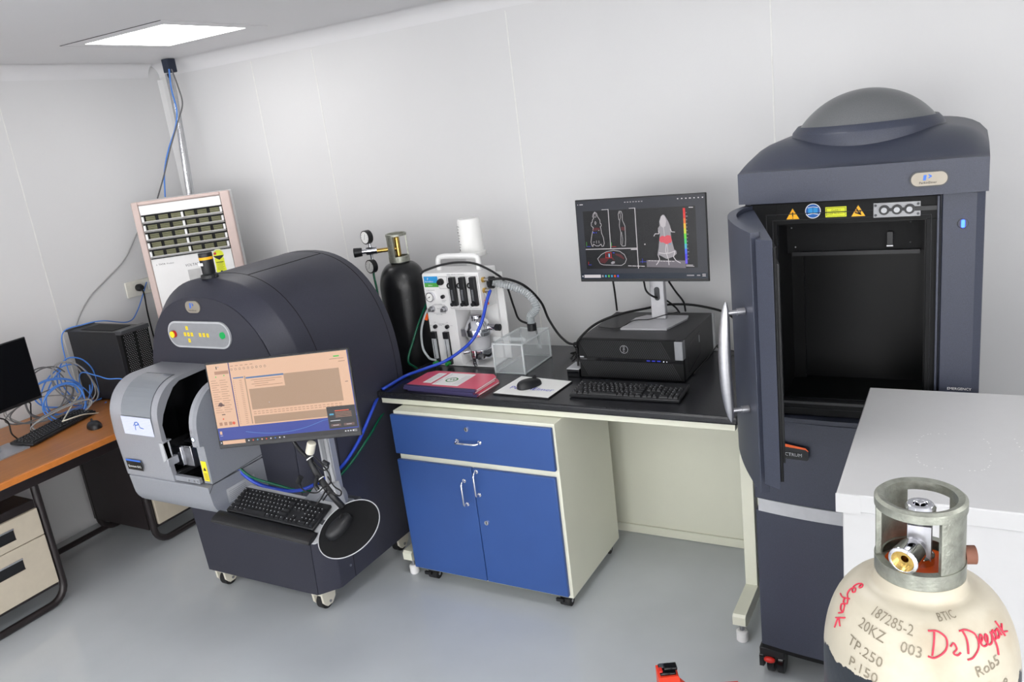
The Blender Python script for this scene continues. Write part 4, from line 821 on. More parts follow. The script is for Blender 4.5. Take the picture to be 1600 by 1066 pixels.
# cap with vaulted top
def cap_h(x, y):
    u = abs((x-(SXL+SXR)/2)/((SXR-SXL)/2+.012)); v = max(0, min(1, (y-SYF)/.26)); u = min(1, u)
    return 1.757+(.078*math.sin(v*PI/2)+.004)*(1-u**5)**.55
b = MB(); cx0_, cx1_ = SXL-.0, SXR+.006; NX, NY = 30, 26
V_, F_ = [], []
def cy_(u): return SYF-.006-.022*(1-(2*u-1)**2)
for j in range(NY+1):
    for i in range(NX+1):
        u = i/NX; x = cx0_+(cx1_-cx0_)*u; y = cy_(u)+(SYB-cy_(u))*(j/NY)**1.2; V_.append((x, y, cap_h(x, y)))
for j in range(NY):
    for i in range(NX): a = j*(NX+1)+i; F_.append((a, a+1, a+NX+2, a+NX+1))
b.add(V_, F_, M_navys)
per = [i for i in range(NX+1)]+[(j)*(NX+1)+NX for j in range(1, NY+1)]+[NY*(NX+1)+i for i in range(NX-1, -1, -1)]+[j*(NX+1) for j in range(NY-1, 0, -1)]
ring = [V_[i] for i in per]; b.loft([ring, [(x, y, 1.670) for x, y, z in ring]], M_navys, False, True)
obj('top_cap', b, S, ang=30)
dc = Vector((-.285, 2.755, 0)); b = MB()
for k in range(1): b.lathe([(.214, 1.785), (.214, 1.842), (.212, 1.847), (.197, 1.864), (.1885, 1.8625)], dc, M_navys, seg=72, cap=False)
dm = obj('dome_collar', b, S, ang=50)
b = MB(); rr_ = .1885; hh = .095; Rr = (rr_**2+hh**2)/(2*hh); pf = [(rr_, 1.8624)]
for k in range(1, 17): a = math.asin(rr_/Rr)*(1-k/16); pf.append((max(.0005, Rr*math.sin(a)), 1.8624+Rr*math.cos(a)-(Rr-hh)))
b.lathe(pf, dc, M_dome, seg=72); obj('dome', b, S, ang=60, label='pewter grey dome')
b = MB(); th = math.radians(-3); D0 = Vector((-.098, SYF-.0205, 1.713)); b.T = Matrix.Translation(D0) @ Matrix.Rotation(math.radians(7), 4, 'Z'); b.prism(rr(-.047, .047, -.021, .021, .0205), 'y', -.003, .004, M_dgrey); b.prism(rr(-.043, .043, -.0175, .0175, .017), 'y', -.005, -.0031, M_badge)
D = Draw(b, (0, -.0052, 0), U, V); D.poly([(-.015, -.003), (-.008, -.003), (-.006, .011), (-.013, .011)], M_logo); D.line([(-.001, .011), (.005, .007), (-.001, .003)], .003, M_logo); D.text('PerkinElmer', -.024, -.012, .0085, M_ink)
obj('badge', b, S, bev=.0015, label='champagne oval badge')
# ---- open door (hinged left, swung outwards)
hx, hy_ = -.575, 2.43; tx, ty = -.405, 1.858
O_ = [(p.x+.005, p.y) for p in catmull([(-.583, 2.485, 0), (-.605, 2.43, 0), (-.612, 2.36, 0), (-.602, 2.28, 0), (-.577, 2.2, 0), (-.547, 2.125, 0), (-.511, 2.05, 0), (-.470, 1.975, 0)], 4)]
def inset(P, d):
    out = []
    for k, p in enumerate(P):
        a = P[max(0, k-1)]; c = P[min(len(P)-1, k+1)]; t_ = Vector((c[0]-a[0], c[1]-a[1])).normalized(); out.append((p[0]-t_.y*d, p[1]+t_.x*d))
    return out
I_ = inset(O_, .024); zt = 1.662
b = MB(); b.prism(O_+I_[::-1], 'z', .966, zt, M_navys)
I2 = inset(O_, .0245)
core = I2[2:]+[(-.437, 1.962), (-.405, 1.932), (-.412, 1.94), (-.572, 2.47)]
b.prism(I2[2:]+[(-.449, 1.955), (-.404, 1.932), (-.566, 2.46)], 'z', 1.004, zt-.012, M_navys)
dn = obj('door', b, S, bev=.002, ang=30, label='open curved dark blue door')
a_, c_ = Vector((-.404, 1.932, 0)), Vector((-.566, 2.46, 0)); dx_ = (c_-a_).normalized(); ni = Vector((-dx_.y, dx_.x, 0))
if ni.x < 0: ni = -ni
def ip(s_, o): p = a_+dx_*s_+ni*o; return (p.x, p.y)
Ld = (c_-a_).length
b = MB(); b.prism([ip(.004, .0003), ip(Ld-.01, .0003), ip(Ld-.01, .009), ip(.004, .009)], 'z', 1.025, zt-.03, M_blackm); b.prism([ip(.03, .0093), ip(Ld-.05, .0093), ip(Ld-.05, .017), ip(.03, .017)], 'z', 1.065, zt-.075, M_black); obj('door_gasket', b, dn, bev=.002, label='black inner door seal')
face = Vector((-.503, 2.035, 0)); no = Vector((-.86, -.51, 0)).normalized(); ho = face+no*.046
b = MB(); R = []
for k in range(21):
    u = k/20; z = 1.148+.332*u; rad = .0125*(1-abs(2*u-1)**2.6)**.6+.0018; cc = ho+no*(.010*(1-(2*u-1)**2)); R.append([(cc.x+rad*1.15*math.cos(a), cc.y+rad*math.sin(a), z) for a in [2*PI*i/20 for i in range(20)]])
b.loft(R, M_steel)
hd = obj('door_handle', b, dn, ang=60, label='brushed steel bow handle')
for z in (1.18, 1.45): b = MB(); a = face-no*.002; a = Vector((a.x, a.y, z)); c = Vector((ho.x, ho.y, z)); b.cyl(a, c, .006, M_steel, seg=16); b.cyl(a, a+no*.02, .0098, M_steel, seg=16); obj('handle_post', b, hd)
b = MB()
for z in (1.08, 1.33, 1.58): b.cyl((hx+.0, hy_+.01, z-.02), (hx+.0, hy_+.01, z+.02), .011, M_blackm)
obj('hinge', b, dn)
for x, y in ((-.56, 2.50), (-.02, 2.50), (-.56, 3.02), (-.02, 3.02)):
    b = MB(); b.box(x-.045, x+.04, y-.05, y+.05, .085, .1195, M_black); b.prism([(y-.055, .09), (y+.02, .11), (y+.03, .05), (y-.02, .03), (y-.055, .045)], 'x', x-.045, x-.032, M_blackg); b.sph((x-.01, y-.055, .078), .017, M_red, 12, (1.2, .7, .6)); cs = obj('caster', b, S, bev=.004)
    for s_ in (-1, 1):
        b = MB(); b.cyl((x+.005+s_*.017-.012, y, .042), (x+.005+s_*.017+.012, y, .042), .042, M_blackg, seg=28); obj('wheel', b, cs, bev=.004)
# ================================================================== white cabinet at the right
t = thing('steel_cabinet', 'low white steel cabinet with bare top at the right', 'cabinet', (.2, 2.04, 0))
b = MB(); M_cabw = mat('cabinet_grey_white', (190, 190, 191), .4, var=.01); b.box(-.228, .62, 1.715, 2.375, .02, 1.088, M_cabw); obj('body', b, t, bev=.003)
b = MB(); b.box(-.24, .632, 1.703, 2.387, 1.0885, 1.130, M_cabw)
for i in range(46):
    a = 2*PI*i/46
    if i % 3 != 2 and not (.9 < a < 1.5): x = -.02+.075*math.copysign(abs(math.cos(a))**.5, math.cos(a)); y = 1.98+.10*math.copysign(abs(math.sin(a))**.5, math.sin(a)); b.add([(x+q[0]*.0016, y+q[1]*.0016, 1.1302) for q in ((-1, -1), (1, -.6), (.8, 1), (-.7, .8))], [(0, 1, 2, 3)], M_seam)
for i in range(9): x, y = .105+i*.004, 2.08-i*.022; b.add([(x+q[0]*.0016, y+q[1]*.002, 1.1302) for q in ((-1, -1), (1, -.6), (.8, 1), (-.7, .8))], [(0, 1, 2, 3)], M_seam)
tp = obj('top_panel', b, t, bev=.003)
b = MB(); b.box(-.2405, -.19, 1.7015, 1.7028, 1.085, 1.13, M_cabw); obj('corner_tape', b, tp)
b = MB()
for x in (-.2, .59):
    for y in (1.75, 2.34): b.cyl((x, y, 0), (x, y, .0198), .02, M_rubber)
obj('foot', b, t)
# ================================================================== gas cylinders
def valve_guard(t, cx, cy, z0, r, h, m, open_a, parent=None):
    """ring guard: base ring, wall with two openings, top ring"""
    b = MB(); b.lathe([(r-.008, 0), (r+.0015, 0), (r+.0015, .028), (r-.008, .028)], (cx, cy, z0), m, seg=48, cap=False)
    N = 64; Vv = []; Ff = []
    z1, z2 = z0+.028, z0+h-.012
    for a0, a1 in open_a:
        n = max(3, int((a1-a0)/6)); R = []
        for k in range(n+1):
            a = math.radians(a0+(a1-a0)*k/n); c, s_ = math.cos(a), math.sin(a)
            R.append([(cx+(r-.006)*c, cy+(r-.006)*s_, z1-.002), (cx+r*c, cy+r*s_, z1-.002), (cx+r*c, cy+r*s_, z2+.002), (cx+(r-.006)*c, cy+(r-.006)*s_, z2+.002)])
        b.loft(R, m)
    R = []
    for k in range(49):
        a = 2*PI*k/48; c, s_ = math.cos(a), math.sin(a); R.append([(cx+(r-.009)*c, cy+(r-.009)*s_, z2), (cx+(r+.0015)*c, cy+(r+.0015)*s_, z2), (cx+(r+.0015)*c, cy+(r+.0015)*s_, z2+.010), (cx+(r-.002)*c, cy+(r-.002)*s_, z2+.013), (cx+(r-.009)*c, cy+(r-.009)*s_, z2+.011)])
    b.loft(R, m)
    return obj('valve_guard', b, t, ang=45, label='scuffed galvanised valve guard')
# front cylinder
FC = (-.042, .954)
t = thing('gas_cylinder', 'gas cylinder with off white shoulder, red handwriting and galvanised guard', 'gas cylinder', (FC[0], FC[1], 0))
mpaint = mat('cylinder_paint', (184, 177, 160), .38, var=.05, scale=14, bump=.15)
nt = mpaint.node_tree; L = nt.links.new; bs = nt.nodes['Principled BSDF']; ramp = [x for x in nt.nodes if x.type == 'VALTORGB'][0]
tc = [x for x in nt.nodes if x.type == 'TEX_COORD'][0]
sep = nt.nodes.new('ShaderNodeSeparateXYZ'); L(tc.outputs['Object'], sep.inputs[0])
nn = nt.nodes.new('ShaderNodeTexNoise'); nn.inputs['Scale'].default_value = 28; nn.inputs['Detail'].default_value = 6; L(tc.outputs['Object'], nn.inputs['Vector'])
ma = nt.nodes.new('ShaderNodeMath'); ma.operation = 'MULTIPLY_ADD'; L(nn.outputs['Fac'], ma.inputs[0]); ma.inputs[1].default_value = .05; L(sep.outputs['Z'], ma.inputs[2])
gt = nt.nodes.new('ShaderNodeMath'); gt.operation = 'GREATER_THAN'; L(ma.outputs[0], gt.inputs[0]); gt.inputs[1].default_value = 1.347
# dirt streaks
n3 = nt.nodes.new('ShaderNodeTexNoise'); n3.inputs['Scale'].default_value = 9; n3.inputs['Detail'].default_value = 8; L(tc.outputs['Object'], n3.inputs['Vector'])
r3 = nt.nodes.new('ShaderNodeValToRGB'); r3.color_ramp.elements[0].position = .5; r3.color_ramp.elements[0].color = (1, 1, 1, 1); r3.color_ramp.elements[1].position = .78; r3.color_ramp.elements[1].color = (.62, .5, .38, 1); L(n3.outputs['Fac'], r3.inputs[0])
mu = nt.nodes.new('ShaderNodeMix'); mu.data_type = 'RGBA'; mu.blend_type = 'MULTIPLY'; mu.inputs[0].default_value = .8; L(ramp.outputs[0], mu.inputs[6]); L(r3.outputs[0], mu.inputs[7])
r4 = nt.nodes.new('ShaderNodeValToRGB'); r4.color_ramp.elements[0].position = .6; r4.color_ramp.elements[0].color = (*lin((28, 34, 42)), 1); r4.color_ramp.elements[1].position = .68; r4.color_ramp.elements[1].color = (*lin((150, 96, 70)), 1); L(n3.outputs['Fac'], r4.inputs[0])
mx = nt.nodes.new('ShaderNodeMix'); mx.data_type = 'RGBA'; L(gt.outputs[0], mx.inputs[0]); L(r4.outputs[0], mx.inputs[6]); L(mu.outputs[2], mx.inputs[7])
for l in list(bs.inputs['Base Color'].links): nt.links.remove(l)
L(mx.outputs[2], bs.inputs['Base Color'])
FR = .109; prof_s = [(.11, .0), (FR, .012), (FR, 1.30)]
for k in range(1, 15): a = PI/2*k/14; prof_s.append((.052+(FR-.052)*math.cos(a)**.9 if k < 14 else .054, 1.30+.108*math.sin(a)))
prof_s += [(.050, 1.412), (.050, 1.425), (.03, 1.427)]
b = MB(); b.lathe(prof_s, (0, 0, 0), mpaint, seg=72); obj('cylinder_body', b, t, local=True, ang=50)
def srf(sz):
    """radius of the shoulder at height z"""
    for (r0, z0), (r1, z1) in zip(prof_s, prof_s[1:]):
        if z0 <= sz <= z1 and z1 > z0: return r0+(r1-r0)*(sz-z0)/(z1-z0)
    return FR
def shoulder_curve():
    pts = [(FR, 1.23)]+[p for p in prof_s if p[1] >= 1.30][:15]; L_ = [0]
    for a, c in zip(pts, pts[1:]): L_.append(L_[-1]+math.hypot(c[0]-a[0], c[1]-a[1]))
    return pts, L_
SP, SL = shoulder_curve()
def on_shoulder(s_, tt, off=.0012):
    """s_ metres round (at angle), tt metres up the profile from z=1.20"""
    for k in range(len(SL)-1):
        if SL[k] <= tt <= SL[k+1]: f = (tt-SL[k])/(SL[k+1]-SL[k]); r_ = SP[k][0]+(SP[k+1][0]-SP[k][0])*f; z = SP[k][1]+(SP[k+1][1]-SP[k][1])*f; break
    else: r_, z = SP[-1]
    ang_ = -PI/2+s_/FR; r_ += off; return (r_*math.cos(ang_), r_*math.sin(ang_), z+off*.5)
def wrap_text(txt, size, s0, t0, m, rot=0, off=.0012, bold=0):
    vs, fs = text_geo(txt, size); c, s_ = math.cos(rot), math.sin(rot); b = MB(); b.add([on_shoulder(s0+a*c-d*s_, t0+a*s_+d*c, off) for a, d in vs], fs, m); return b
def wrap_lines(lines, s0, t0, w_, m):
    b = MB()
    for ln in lines:
        pts = catmull([(x, y, 0) for x, y in ln], 6); b.tube([on_shoulder(s0+p.x, t0+p.y, .0008) for p in pts], w_, m, smooth=False, seg=6)
    return b
stamp = mat('stamped_letters', (128, 120, 104), .6, var=.1)
sb = MB()
for txt, s0, t0, rot, sz in (('187285-2', -.07, .152, -.12, .018), ('20KZ    003', -.078, .132, -.12, .018), ('TP.250', -.085, .106, -.15, .018), ('BTIC', .035, .163, .1, .016), ('P.150', -.078, .082, -.12, .018), ('Rob5', .07, .10, .18, .017), ('11.08', .075, .07, .15, .018)):
    w1 = wrap_text(txt, sz, s0, t0+.02, stamp, rot, .0008); o_ = len(sb.v); sb.mi(stamp); sb.v += w1.v; sb.f += [[i+o_ for i in f] for f in w1.f]; sb.m += w1.m
obj('stamped_numbers', sb, t, local=True)
D_ = [[(0, .0), (.004, .018), (.006, .03)], [(-.004, .031), (.012, .031), (.024, .022), (.02, .008), (.004, -.002), (-.006, -.001)]]
r_s = [[(.028, .012), (.034, .016), (.037, .009), (.031, .004), (.036, .001), (.042, .004)]]
D2 = [[(.053, .001), (.057, .018), (.055, .030)], [(.049, .03), (.062, .030), (.075, .022), (.074, .008), (.06, -.004), (.05, -.006)]]
e1 = [[(.078, .010), (.086, .016), (.084, .02), (.079, .014), (.081, .006), (.089, .006), (.096, .014), (.094, .018), (.089, .012), (.092, .005), (.10, .006), (.106, .014)]]
pp = [[(.106, .018), (.107, .0), (.104, -.012)], [(.106, .014), (.113, .018), (.113, .009), (.107, .006)], [(.124, .016), (.116, .014), (.116, .006), (.123, .009), (.125, .016), (.128, .006)], [(.131, .024), (.133, .012), (.135, .002)], [(.143, .016), (.134, .009), (.147, .003)]]
wb = wrap_lines([[(x*.82, y*.85) for x, y in l] for l in D_+r_s+D2+e1+pp], .021, .146, .0010, M_inkr)
w2 = wrap_lines([[(.07*0+(x-.1)*.35+y*.9, -(x-.1)*.9+y*.35) for x, y in l] for l in e1+pp], -.135, .168, .0009, M_inkr)
o_ = len(wb.v); wb.v += w2.v; wb.f += [[i+o_ for i in f] for f in w2.f]; wb.m += w2.m
obj('handwriting', wb, t, local=True, label='red handwriting')
valve_guard(t, FC[0], FC[1], 1.416, .048, .106, M_galv, [(-60, 45), (112, 196)])
# neck disc, valve
VZ = .006
b = MB(); b.lathe([(.038, 1.403), (.038, 1.409), (.02, 1.412)], (FC[0], FC[1], .024), M_orange, seg=40); obj('collar_disc', b, t, label='orange collar disc')
b = MB(); X_, Y_ = FC; b.lathe([(.0165, 1.412), (.0165, 1.44), (.012, 1.445), (.012, 1.478), (.009, 1.482), (.009, 1.5)], (X_, Y_, VZ), M_chrome, seg=24); b.box(X_-.013, X_+.013, Y_-.012, Y_+.012, 1.443, 1.488, M_steel)
b.lathe([(.015, 1.487), (.017, 1.49), (.017, 1.502), (.014, 1.506), (.008, 1.506), (.007, 1.50)], (X_, Y_, VZ), M_chrome, seg=24, cap=False); b.lathe([(.006, 1.49), (.006, 1.508)], (X_, Y_, VZ), M_chrome, seg=4)
vd = Vector((-.35, -1, -.08)).normalized(); p = Vector((X_, Y_, 1.461)); b.lathe([(.010, 0), (.012, .018), (.0155, .02), (.017, .046), (.013, .048), (.0125, .044), (.012, .02)], p, M_chrome, vd, 28, False)
vv = obj('valve', b, t, bev=.0008, label='chrome valve')
b = MB(); b.lathe([(.0125, .018), (.0125, .041), (.0045, .041), (.004, .02)], p, M_brass, vd, 24); obj('outlet', b, vv, label='brass outlet')
b = MB(); b.lathe([(.011, 0), (.011, .012)], (X_+.046, Y_+.012, 1.445), mat('rust', (120, 78, 62), .7, var=.3), (1, .3, 0), 20); obj('guard_bolt', b, t, label='rusty bolt')
# rear black cylinder with regulator
t = thing('gas_cylinder', 'black gas cylinder with pressure regulator standing between scanner and bench', 'gas cylinder', (-2.46, 3.17, 0)); RX, RY = -2.46, 3.17; RR = .118
b = MB(); pf = [(.11, 0), (RR, .012), (RR, 1.25)]
for k in range(1, 13): a = PI/2*k/12; pf.append((.045+(RR-.045)*math.cos(a), 1.25+.13*math.sin(a)))
pf += [(.045, 1.40)]; b.lathe(pf, (RX, RY, 0), M_cylb, seg=56); obj('cylinder_body', b, t, ang=50)
b = MB(); b.add([(RX+(RR*.83)*math.cos(a), RY+(RR*.83)*math.sin(a)-.001, z) for a, z in ((-1.32, 1.31), (-.95, 1.313), (-.95, 1.335), (-1.32, 1.332))], [(0, 1, 2, 3)], M_paper); obj('white_sticker', b, t)
valve_guard(t, RX, RY, 1.385, .05, .14, M_galv, [(205, 285), (24, 42), (110, 150)])
b = MB(); b.lathe([(.013, 1.40), (.013, 1.50), (.008, 1.515)], (RX, RY, 0), M_brass, seg=20); b.cyl((RX, RY, 1.45), (RX-.09, RY-.06, 1.45), .011, M_brass); obj('valve', b, t, label='brass valve')
b = MB(); q = Vector((RX-.10, RY-.068, 1.455)); d = Vector((-.83, -.55, 0)).normalized(); b.cyl(q-d*.02, q+d*.035, .02, M_chrome, seg=20); b.cyl(q+d*.035, q+d*.055, .012, M_chrome); b.cyl(q+d*.012, q+d*.012+Vector((0, 0, .055)), .008, M_chrome); b.cyl(q+d*.012, q+d*.012-Vector((0, 0, .06)), .008, M_chrome); rg = obj('regulator', b, t, bev=.001, label='chrome regulator')
b = MB(); b.cyl(q+d*.055, q+d*.095, .021, M_black, .024); obj('regulator_knob', b, rg, bev=.002)
gd = Vector((-.25, -1, .0)).normalized()
for dz in (.07, -.075):
    b = MB(); c = q+d*.012+Vector((0, -.002, dz)); b.cyl(c-gd*.005, c+gd*.022, .034, M_black, seg=32); g = obj('gauge', b, rg, bev=.001)
    b = MB(); b.cyl(c+gd*.0221, c+gd*.0225, .029, M_paper, seg=32); DD = Draw(b, c+gd*.0228, (-gd.y, gd.x, 0), (0, 0, 1)); DD.line([(-.004, -.01), (.006, .016)], .002, M_ink, 1)
    for k in range(9): a = math.radians(-30+k*30); DD.line([(.021*math.cos(a), .021*math.sin(a)), (.025*math.cos(a), .025*math.sin(a))], .0014, M_ink, 1)
    obj('gauge_dial', b, g)
# ================================================================== red stand at the bottom edge
p = at(1042, 1046, 'z', .34)
t = thing('trolley', 'orange red metal trolley post with black latch at the bottom edge', 'trolley', (p.x, p.y, 0), rotz(math.radians(29)))
b = MB(); pts = [(-.03, .335), (-.03, .0), (.22, .0), (.22, .246), (.09, .252), (.058, .262), (.038, .285), (.03, .335)]
b.prism(pts, 'y', -.03, .03, M_red2); obj('frame', b, t, bev=.005, local=True)
b = MB(); b.box(-.024, .024, -.024, .026, .3352, .343, M_blackg); b.box(-.01, .03, -.014, .014, .343, .353, M_blackg); b.box(-.022, .01, .0, .02, .343, .349, M_dgrey); b.box(-.027, -.015, -.02, .002, .3435, .349, M_red); obj('latch', b, t, bev=.003, local=True, label='black latch')
# ================================================================== wooden desk on the left
t = thing('office_desk', 'wooden desk with dark tubular frame and beige drawer pedestals along the left wall', 'desk', (-4.0, 1.9, 0))
b = MB(); b.box(-4.43, -3.628, .85, 2.82, .722, .753, M_wood); dt = obj('tabletop', b, t, bev=.002, label='orange brown wooden tabletop')
b = MB(); b.box(-3.6278, -3.612, .85, 2.82, .722, .753, M_woode); obj('edge_band', b, dt, bev=.004)
b = MB(); b.box(-3.70, -3.68, .9, 2.79, .655, .7215, M_frame); obj('apron', b, t, bev=.002)
FX = -3.80
for y0, y1 in ((1.36, 1.875), (2.40, 2.80)):
    b = MB(); rad = .018; c = .085
    def arc(cy, cz, a0, a1): return [(FX, cy+c*math.cos(math.radians(a)), cz+c*math.sin(math.radians(a))) for a in range(a0, a1+1, 15)]
    pts = [(FX, y1, .72)]+[(FX, y1-c+c*math.cos(math.radians(a)), .018+c+c*math.sin(math.radians(a))) for a in range(0, -91, -15)]+[(FX, y0+c+c*math.cos(math.radians(a)), .018+c+c*math.sin(math.radians(a))) for a in range(-90, -181, -15)]+[(FX, y0, .72)]
    b.tube(pts, rad, M_frame, smooth=False, seg=12); obj('leg', b, t, ang=60)
    b = MB(); b.tube([(x-.48, y, z) for x, y, z in pts], rad, M_frame, smooth=False, seg=12); obj('leg', b, t, ang=60)
b = MB(); b.tube([(-4.28, 1.44, .03), (-4.28, 2.3, .03), (-4.28, 2.7, .03)], .016, M_frame, smooth=False, seg=12); obj('floor_rail', b, t, ang=60)
b = MB(); b.tube([(-4.29, 1.94, .72), (-4.29, 1.94, .65)], .016, M_frame, smooth=False); obj('frame_stub', b, t)
def pedestal(y0, y1, zb, zt):
    xf = -3.835 if 0 else FX+.018
    b = MB(); b.box(FX-.45, FX+.0, y0, y1, zb, zt, M_frame); pd = obj('drawer_pedestal', b, t, bev=.003, label='dark drawer pedestal')
    zs = zt-.04; h1 = (zt-zb)*.3
    for z0, z1 in ((zs-h1, zs), (zb+.02, zs-h1-.003)):
        b = MB(); b.box(FX+.0005, FX+.018, y0+.006, y1-.004, z0, z1, M_beige)
        d = obj('drawer', b, pd, bev=.003, label='beige drawer front')
    return pd
for y0, y1, zb, zt in ((1.378, 1.855, .10, .555), (2.42, 2.780, .10, .555)):
    pd = pedestal(y0, y1, zb, zt)
    zs = zt-.04; h1 = (zt-zb)*.3
    for zc in (zs-h1*.5, zs-h1-.085):
        ya, yb2 = y1-.13-.22, y1-.13
        b = MB(); b.box(FX+.0182, FX+.0195, ya, yb2, zc-.026, zc+.026, M_black); b.box(FX+.0182, FX+.024, ya, yb2, zc+.02, zc+.028, M_chrome); b.box(FX+.0182, FX+.022, ya, yb2, zc-.03, zc-.026, M_frame); obj('recessed_handle', b, pd, bev=.001)
b = MB(); b.box(-4.30, FX-.02, 2.385, 2.399, .1, .7215, M_frame); obj('side_panel', b, t, label='dark side panel')
# left monitor
R3 = basis(Vector((-.10, .995, 0)), Vector((0, 0, 1)), Vector((.995, .10, 0)).normalized()); R3 = basis(Vector((-.0995, .995, 0)).normalized(), Vector((0, 0, 1)), Vector((.995, .0995, 0)).normalized())
t = thing('monitor', 'switched off black monitor on the wooden desk at the left edge', 'monitor', (-3.975, 1.868, 1.105), R3)
monitor_shell(t, .54, .316)
b, D, sw, sh = screen_draw(.54, .316); r(0, 0, 1, 1, M_blackg, 1); obj('screen', b, t, local=True)
b = MB(); b.box(-.028, .028, -.345, .02, -.065, -.043, M_silver); obj('stand_pole', b, t, local=True, bev=.003)
b = MB(); b.prism([(-.12, -.13), (.12, -.13), (.10, .06), (-.10, .06)], 'y', -.3515, -.345, M_silver); obj('stand_base', b, t, local=True, bev=.001)
kd = Vector((-.14, .46, 0)).normalized()
keyboard('black keyboard on the wooden desk in front of the switched off monitor', (-4.04, 2.175, .776), basis(kd, Vector((-kd.y, kd.x, 0)), Vector((0, 0, 1))) @ Matrix.Rotation(math.radians(5), 3, 'X'), W=.44, Dp=.135)
mouse('black mouse on the wooden desk beside its keyboard', (-3.835, 2.255, .7535), rotz(math.radians(70)))
# tower on the desk
t = thing('computer_tower', 'upright black computer tower with mesh front at the end of the wooden desk', 'computer', (-4.15, 2.66, .753))
b = MB(); b.box(-4.385, -3.955, 2.572, 2.742, .765, 1.155, M_black); b.box(-4.30, -4.02, 2.60, 2.715, 1.1551, 1.158, M_blackm); obj('case', b, t, bev=.003)
b = MB()
for x in (-4.35, -3.99): b.box(x-.02, x+.02, 2.58, 2.735, .7532, .7648, M_rubber)
obj('foot', b, t)
b = MB(); b.prism([(-3.9548, .765), (-3.935, .765), (-3.915, 1.158), (-3.9548, 1.158)], 'y', 2.572, 2.742, M_blackm); 
N_ = Vector((1, 0, -.05)).normalized(); D = Draw(b, (-3.934, 2.575, .77), (0, 1, 0), (.0505, 0, 1))
for j in range(34):
    for i in range(13):
        y, z = .012+i*.0115+(.0057 if j % 2 else 0), .02+j*.0105
        if .075 < y < .088: continue
        D.poly([(y-.0032, z), (y, z-.0032), (y+.0032, z), (y, z+.0032)], M_grey, 1)
obj('front_mesh', b, t, label='mesh front panel')
b = MB(); b.box(-3.955, -3.905, 2.568, 2.745, 1.142, 1.165, M_dgrey); obj('front_handle', b, t, bev=.004)
b = MB(); b.box(-4.41, -4.386, 2.568, 2.746, 1.15, 1.162, M_dgrey); obj('rear_lip', b, t, bev=.003)
# ================================================================== cables
def cable(name, label, cat, pts, rad, m, group=None, n=8, seg=8):
    b = MB(); b.tube(pts, rad, m, seg=seg, n=n); return tag(obj(name, b, ang=70), label, cat, group)
GL1, GL2 = 'tangled blue network cables on the desk', 'tangled grey cables on the desk'
def loop_pts(cpx, cpy, xp, ra, rb_, tilt, a0, turns, drift, sx=.02):
    c = at(cpx, cpy, 'x', xp); out = []
    n = int(14*turns)
    for k in range(n+1):
        a = a0+2*PI*turns*k/n; y = ra*math.cos(a)*(1+.06*math.sin(3*a)); z = rb_*math.sin(a)*(1+.05*math.cos(2*a))
        out.append(Vector((c.x+sx*math.sin(a*1.3)+drift*.02*k/n, c.y+y*math.cos(tilt)-z*math.sin(tilt)+drift*.05*k/n, max(.765, c.z+y*math.sin(tilt)+z*math.cos(tilt)))))
    return out
LB_, LG_ = 'blue network cable coiled in the tangle between monitor and tower', 'grey cable coiled in the tangle between monitor and tower'
for a in ((98, 632, -4.12, .10, .11, .3, 0, 2.2, .5), (110, 610, -4.22, .14, .13, .8, 1, 1.7, -.4), (120, 600, -4.26, .09, .16, .2, 2, 1.6, .6), (88, 615, -4.18, .12, .08, -.3, .5, 1.5, .3)):
    cable('network_cable', LB_, 'cable', loop_pts(*a), .0039, M_blu_c, GL1, n=4)
for a in ((112, 600, -4.2, .08, .15, .5, 0, 2.1, .5), (75, 612, -4.2, .10, .14, -.5, 1, 1.6, -.5), (60, 635, -4.15, .17, .06, .15, 2, 1.7, .7), (95, 650, -4.1, .16, .04, .1, 0, 2.3, .4), (70, 640, -4.24, .2, .07, -.2, 2, 1.5, .2)):
    cable('network_cable', LG_, 'cable', loop_pts(*a), .0036, M_dgry_c if a[0] in (60, 75) else M_gry_c, GL2, n=4)
def X(px, py, v=-4.2): return at(px, py, 'x', v)
cable('network_cable', 'blue network cable draped over the upright tower down to the desk', 'cable', [X(229, 441, -4.43), X(215, 485, -4.40), X(200, 503, -4.36), Vector((-4.33, 2.76, 1.164)), Vector((-4.36, 2.66, 1.17)), Vector((-4.40, 2.555, 1.15)), X(102, 560, -4.38), X(112, 590, -4.36), X(140, 615, -4.3), X(150, 640, -4.2), Vector((-4.16, 2.55, .758))], .0032, M_blu_c)
cable('network_cable', 'blue network cable lying against the side of the upright tower', 'cable', [Vector((-4.30, 2.50, .76)), X(125, 585, -4.2), X(150, 587, -4.1), X(168, 592, -4.0), Vector((-3.93, 2.54, .90)), Vector((-3.90, 2.56, .80)), Vector((-3.92, 2.60, .757))], .0032, M_blu_c)
cable('power_cable', 'black monitor cable drooping below the switched off monitor', 'cable', [Vector((-4.03, 1.75, .98)), X(5, 655, -4.1), X(20, 680, -4.1), X(45, 690, -4.15), X(48, 640, -4.2), X(40, 628, -4.12), Vector((-4.04, 1.9, 1.0))], .0038, M_rubber)
cable('network_cable', 'pale grey cable sagging over the keyboard on the wooden desk', 'cable', [X(120, 620, -4.15), X(100, 655, -4.05), Vector((-3.98, 2.20, .80)), X(130, 648, -4.0), X(158, 645, -4.05), X(165, 640, -4.1)], .0035, M_offw)
cable('network_cable', 'grey cable running down the left wall from behind the air conditioner', 'cable', [X(232, 335, -4.44), X(214, 365, -4.44), X(195, 405, -4.44), X(165, 438, -4.44), X(140, 465, -4.44), X(122, 500, -4.43), X(117, 530, -4.43), X(122, 585, -4.40), X(128, 620, -4.36), Vector((-4.30, 2.50, .76))], .0038, M_gry_c)
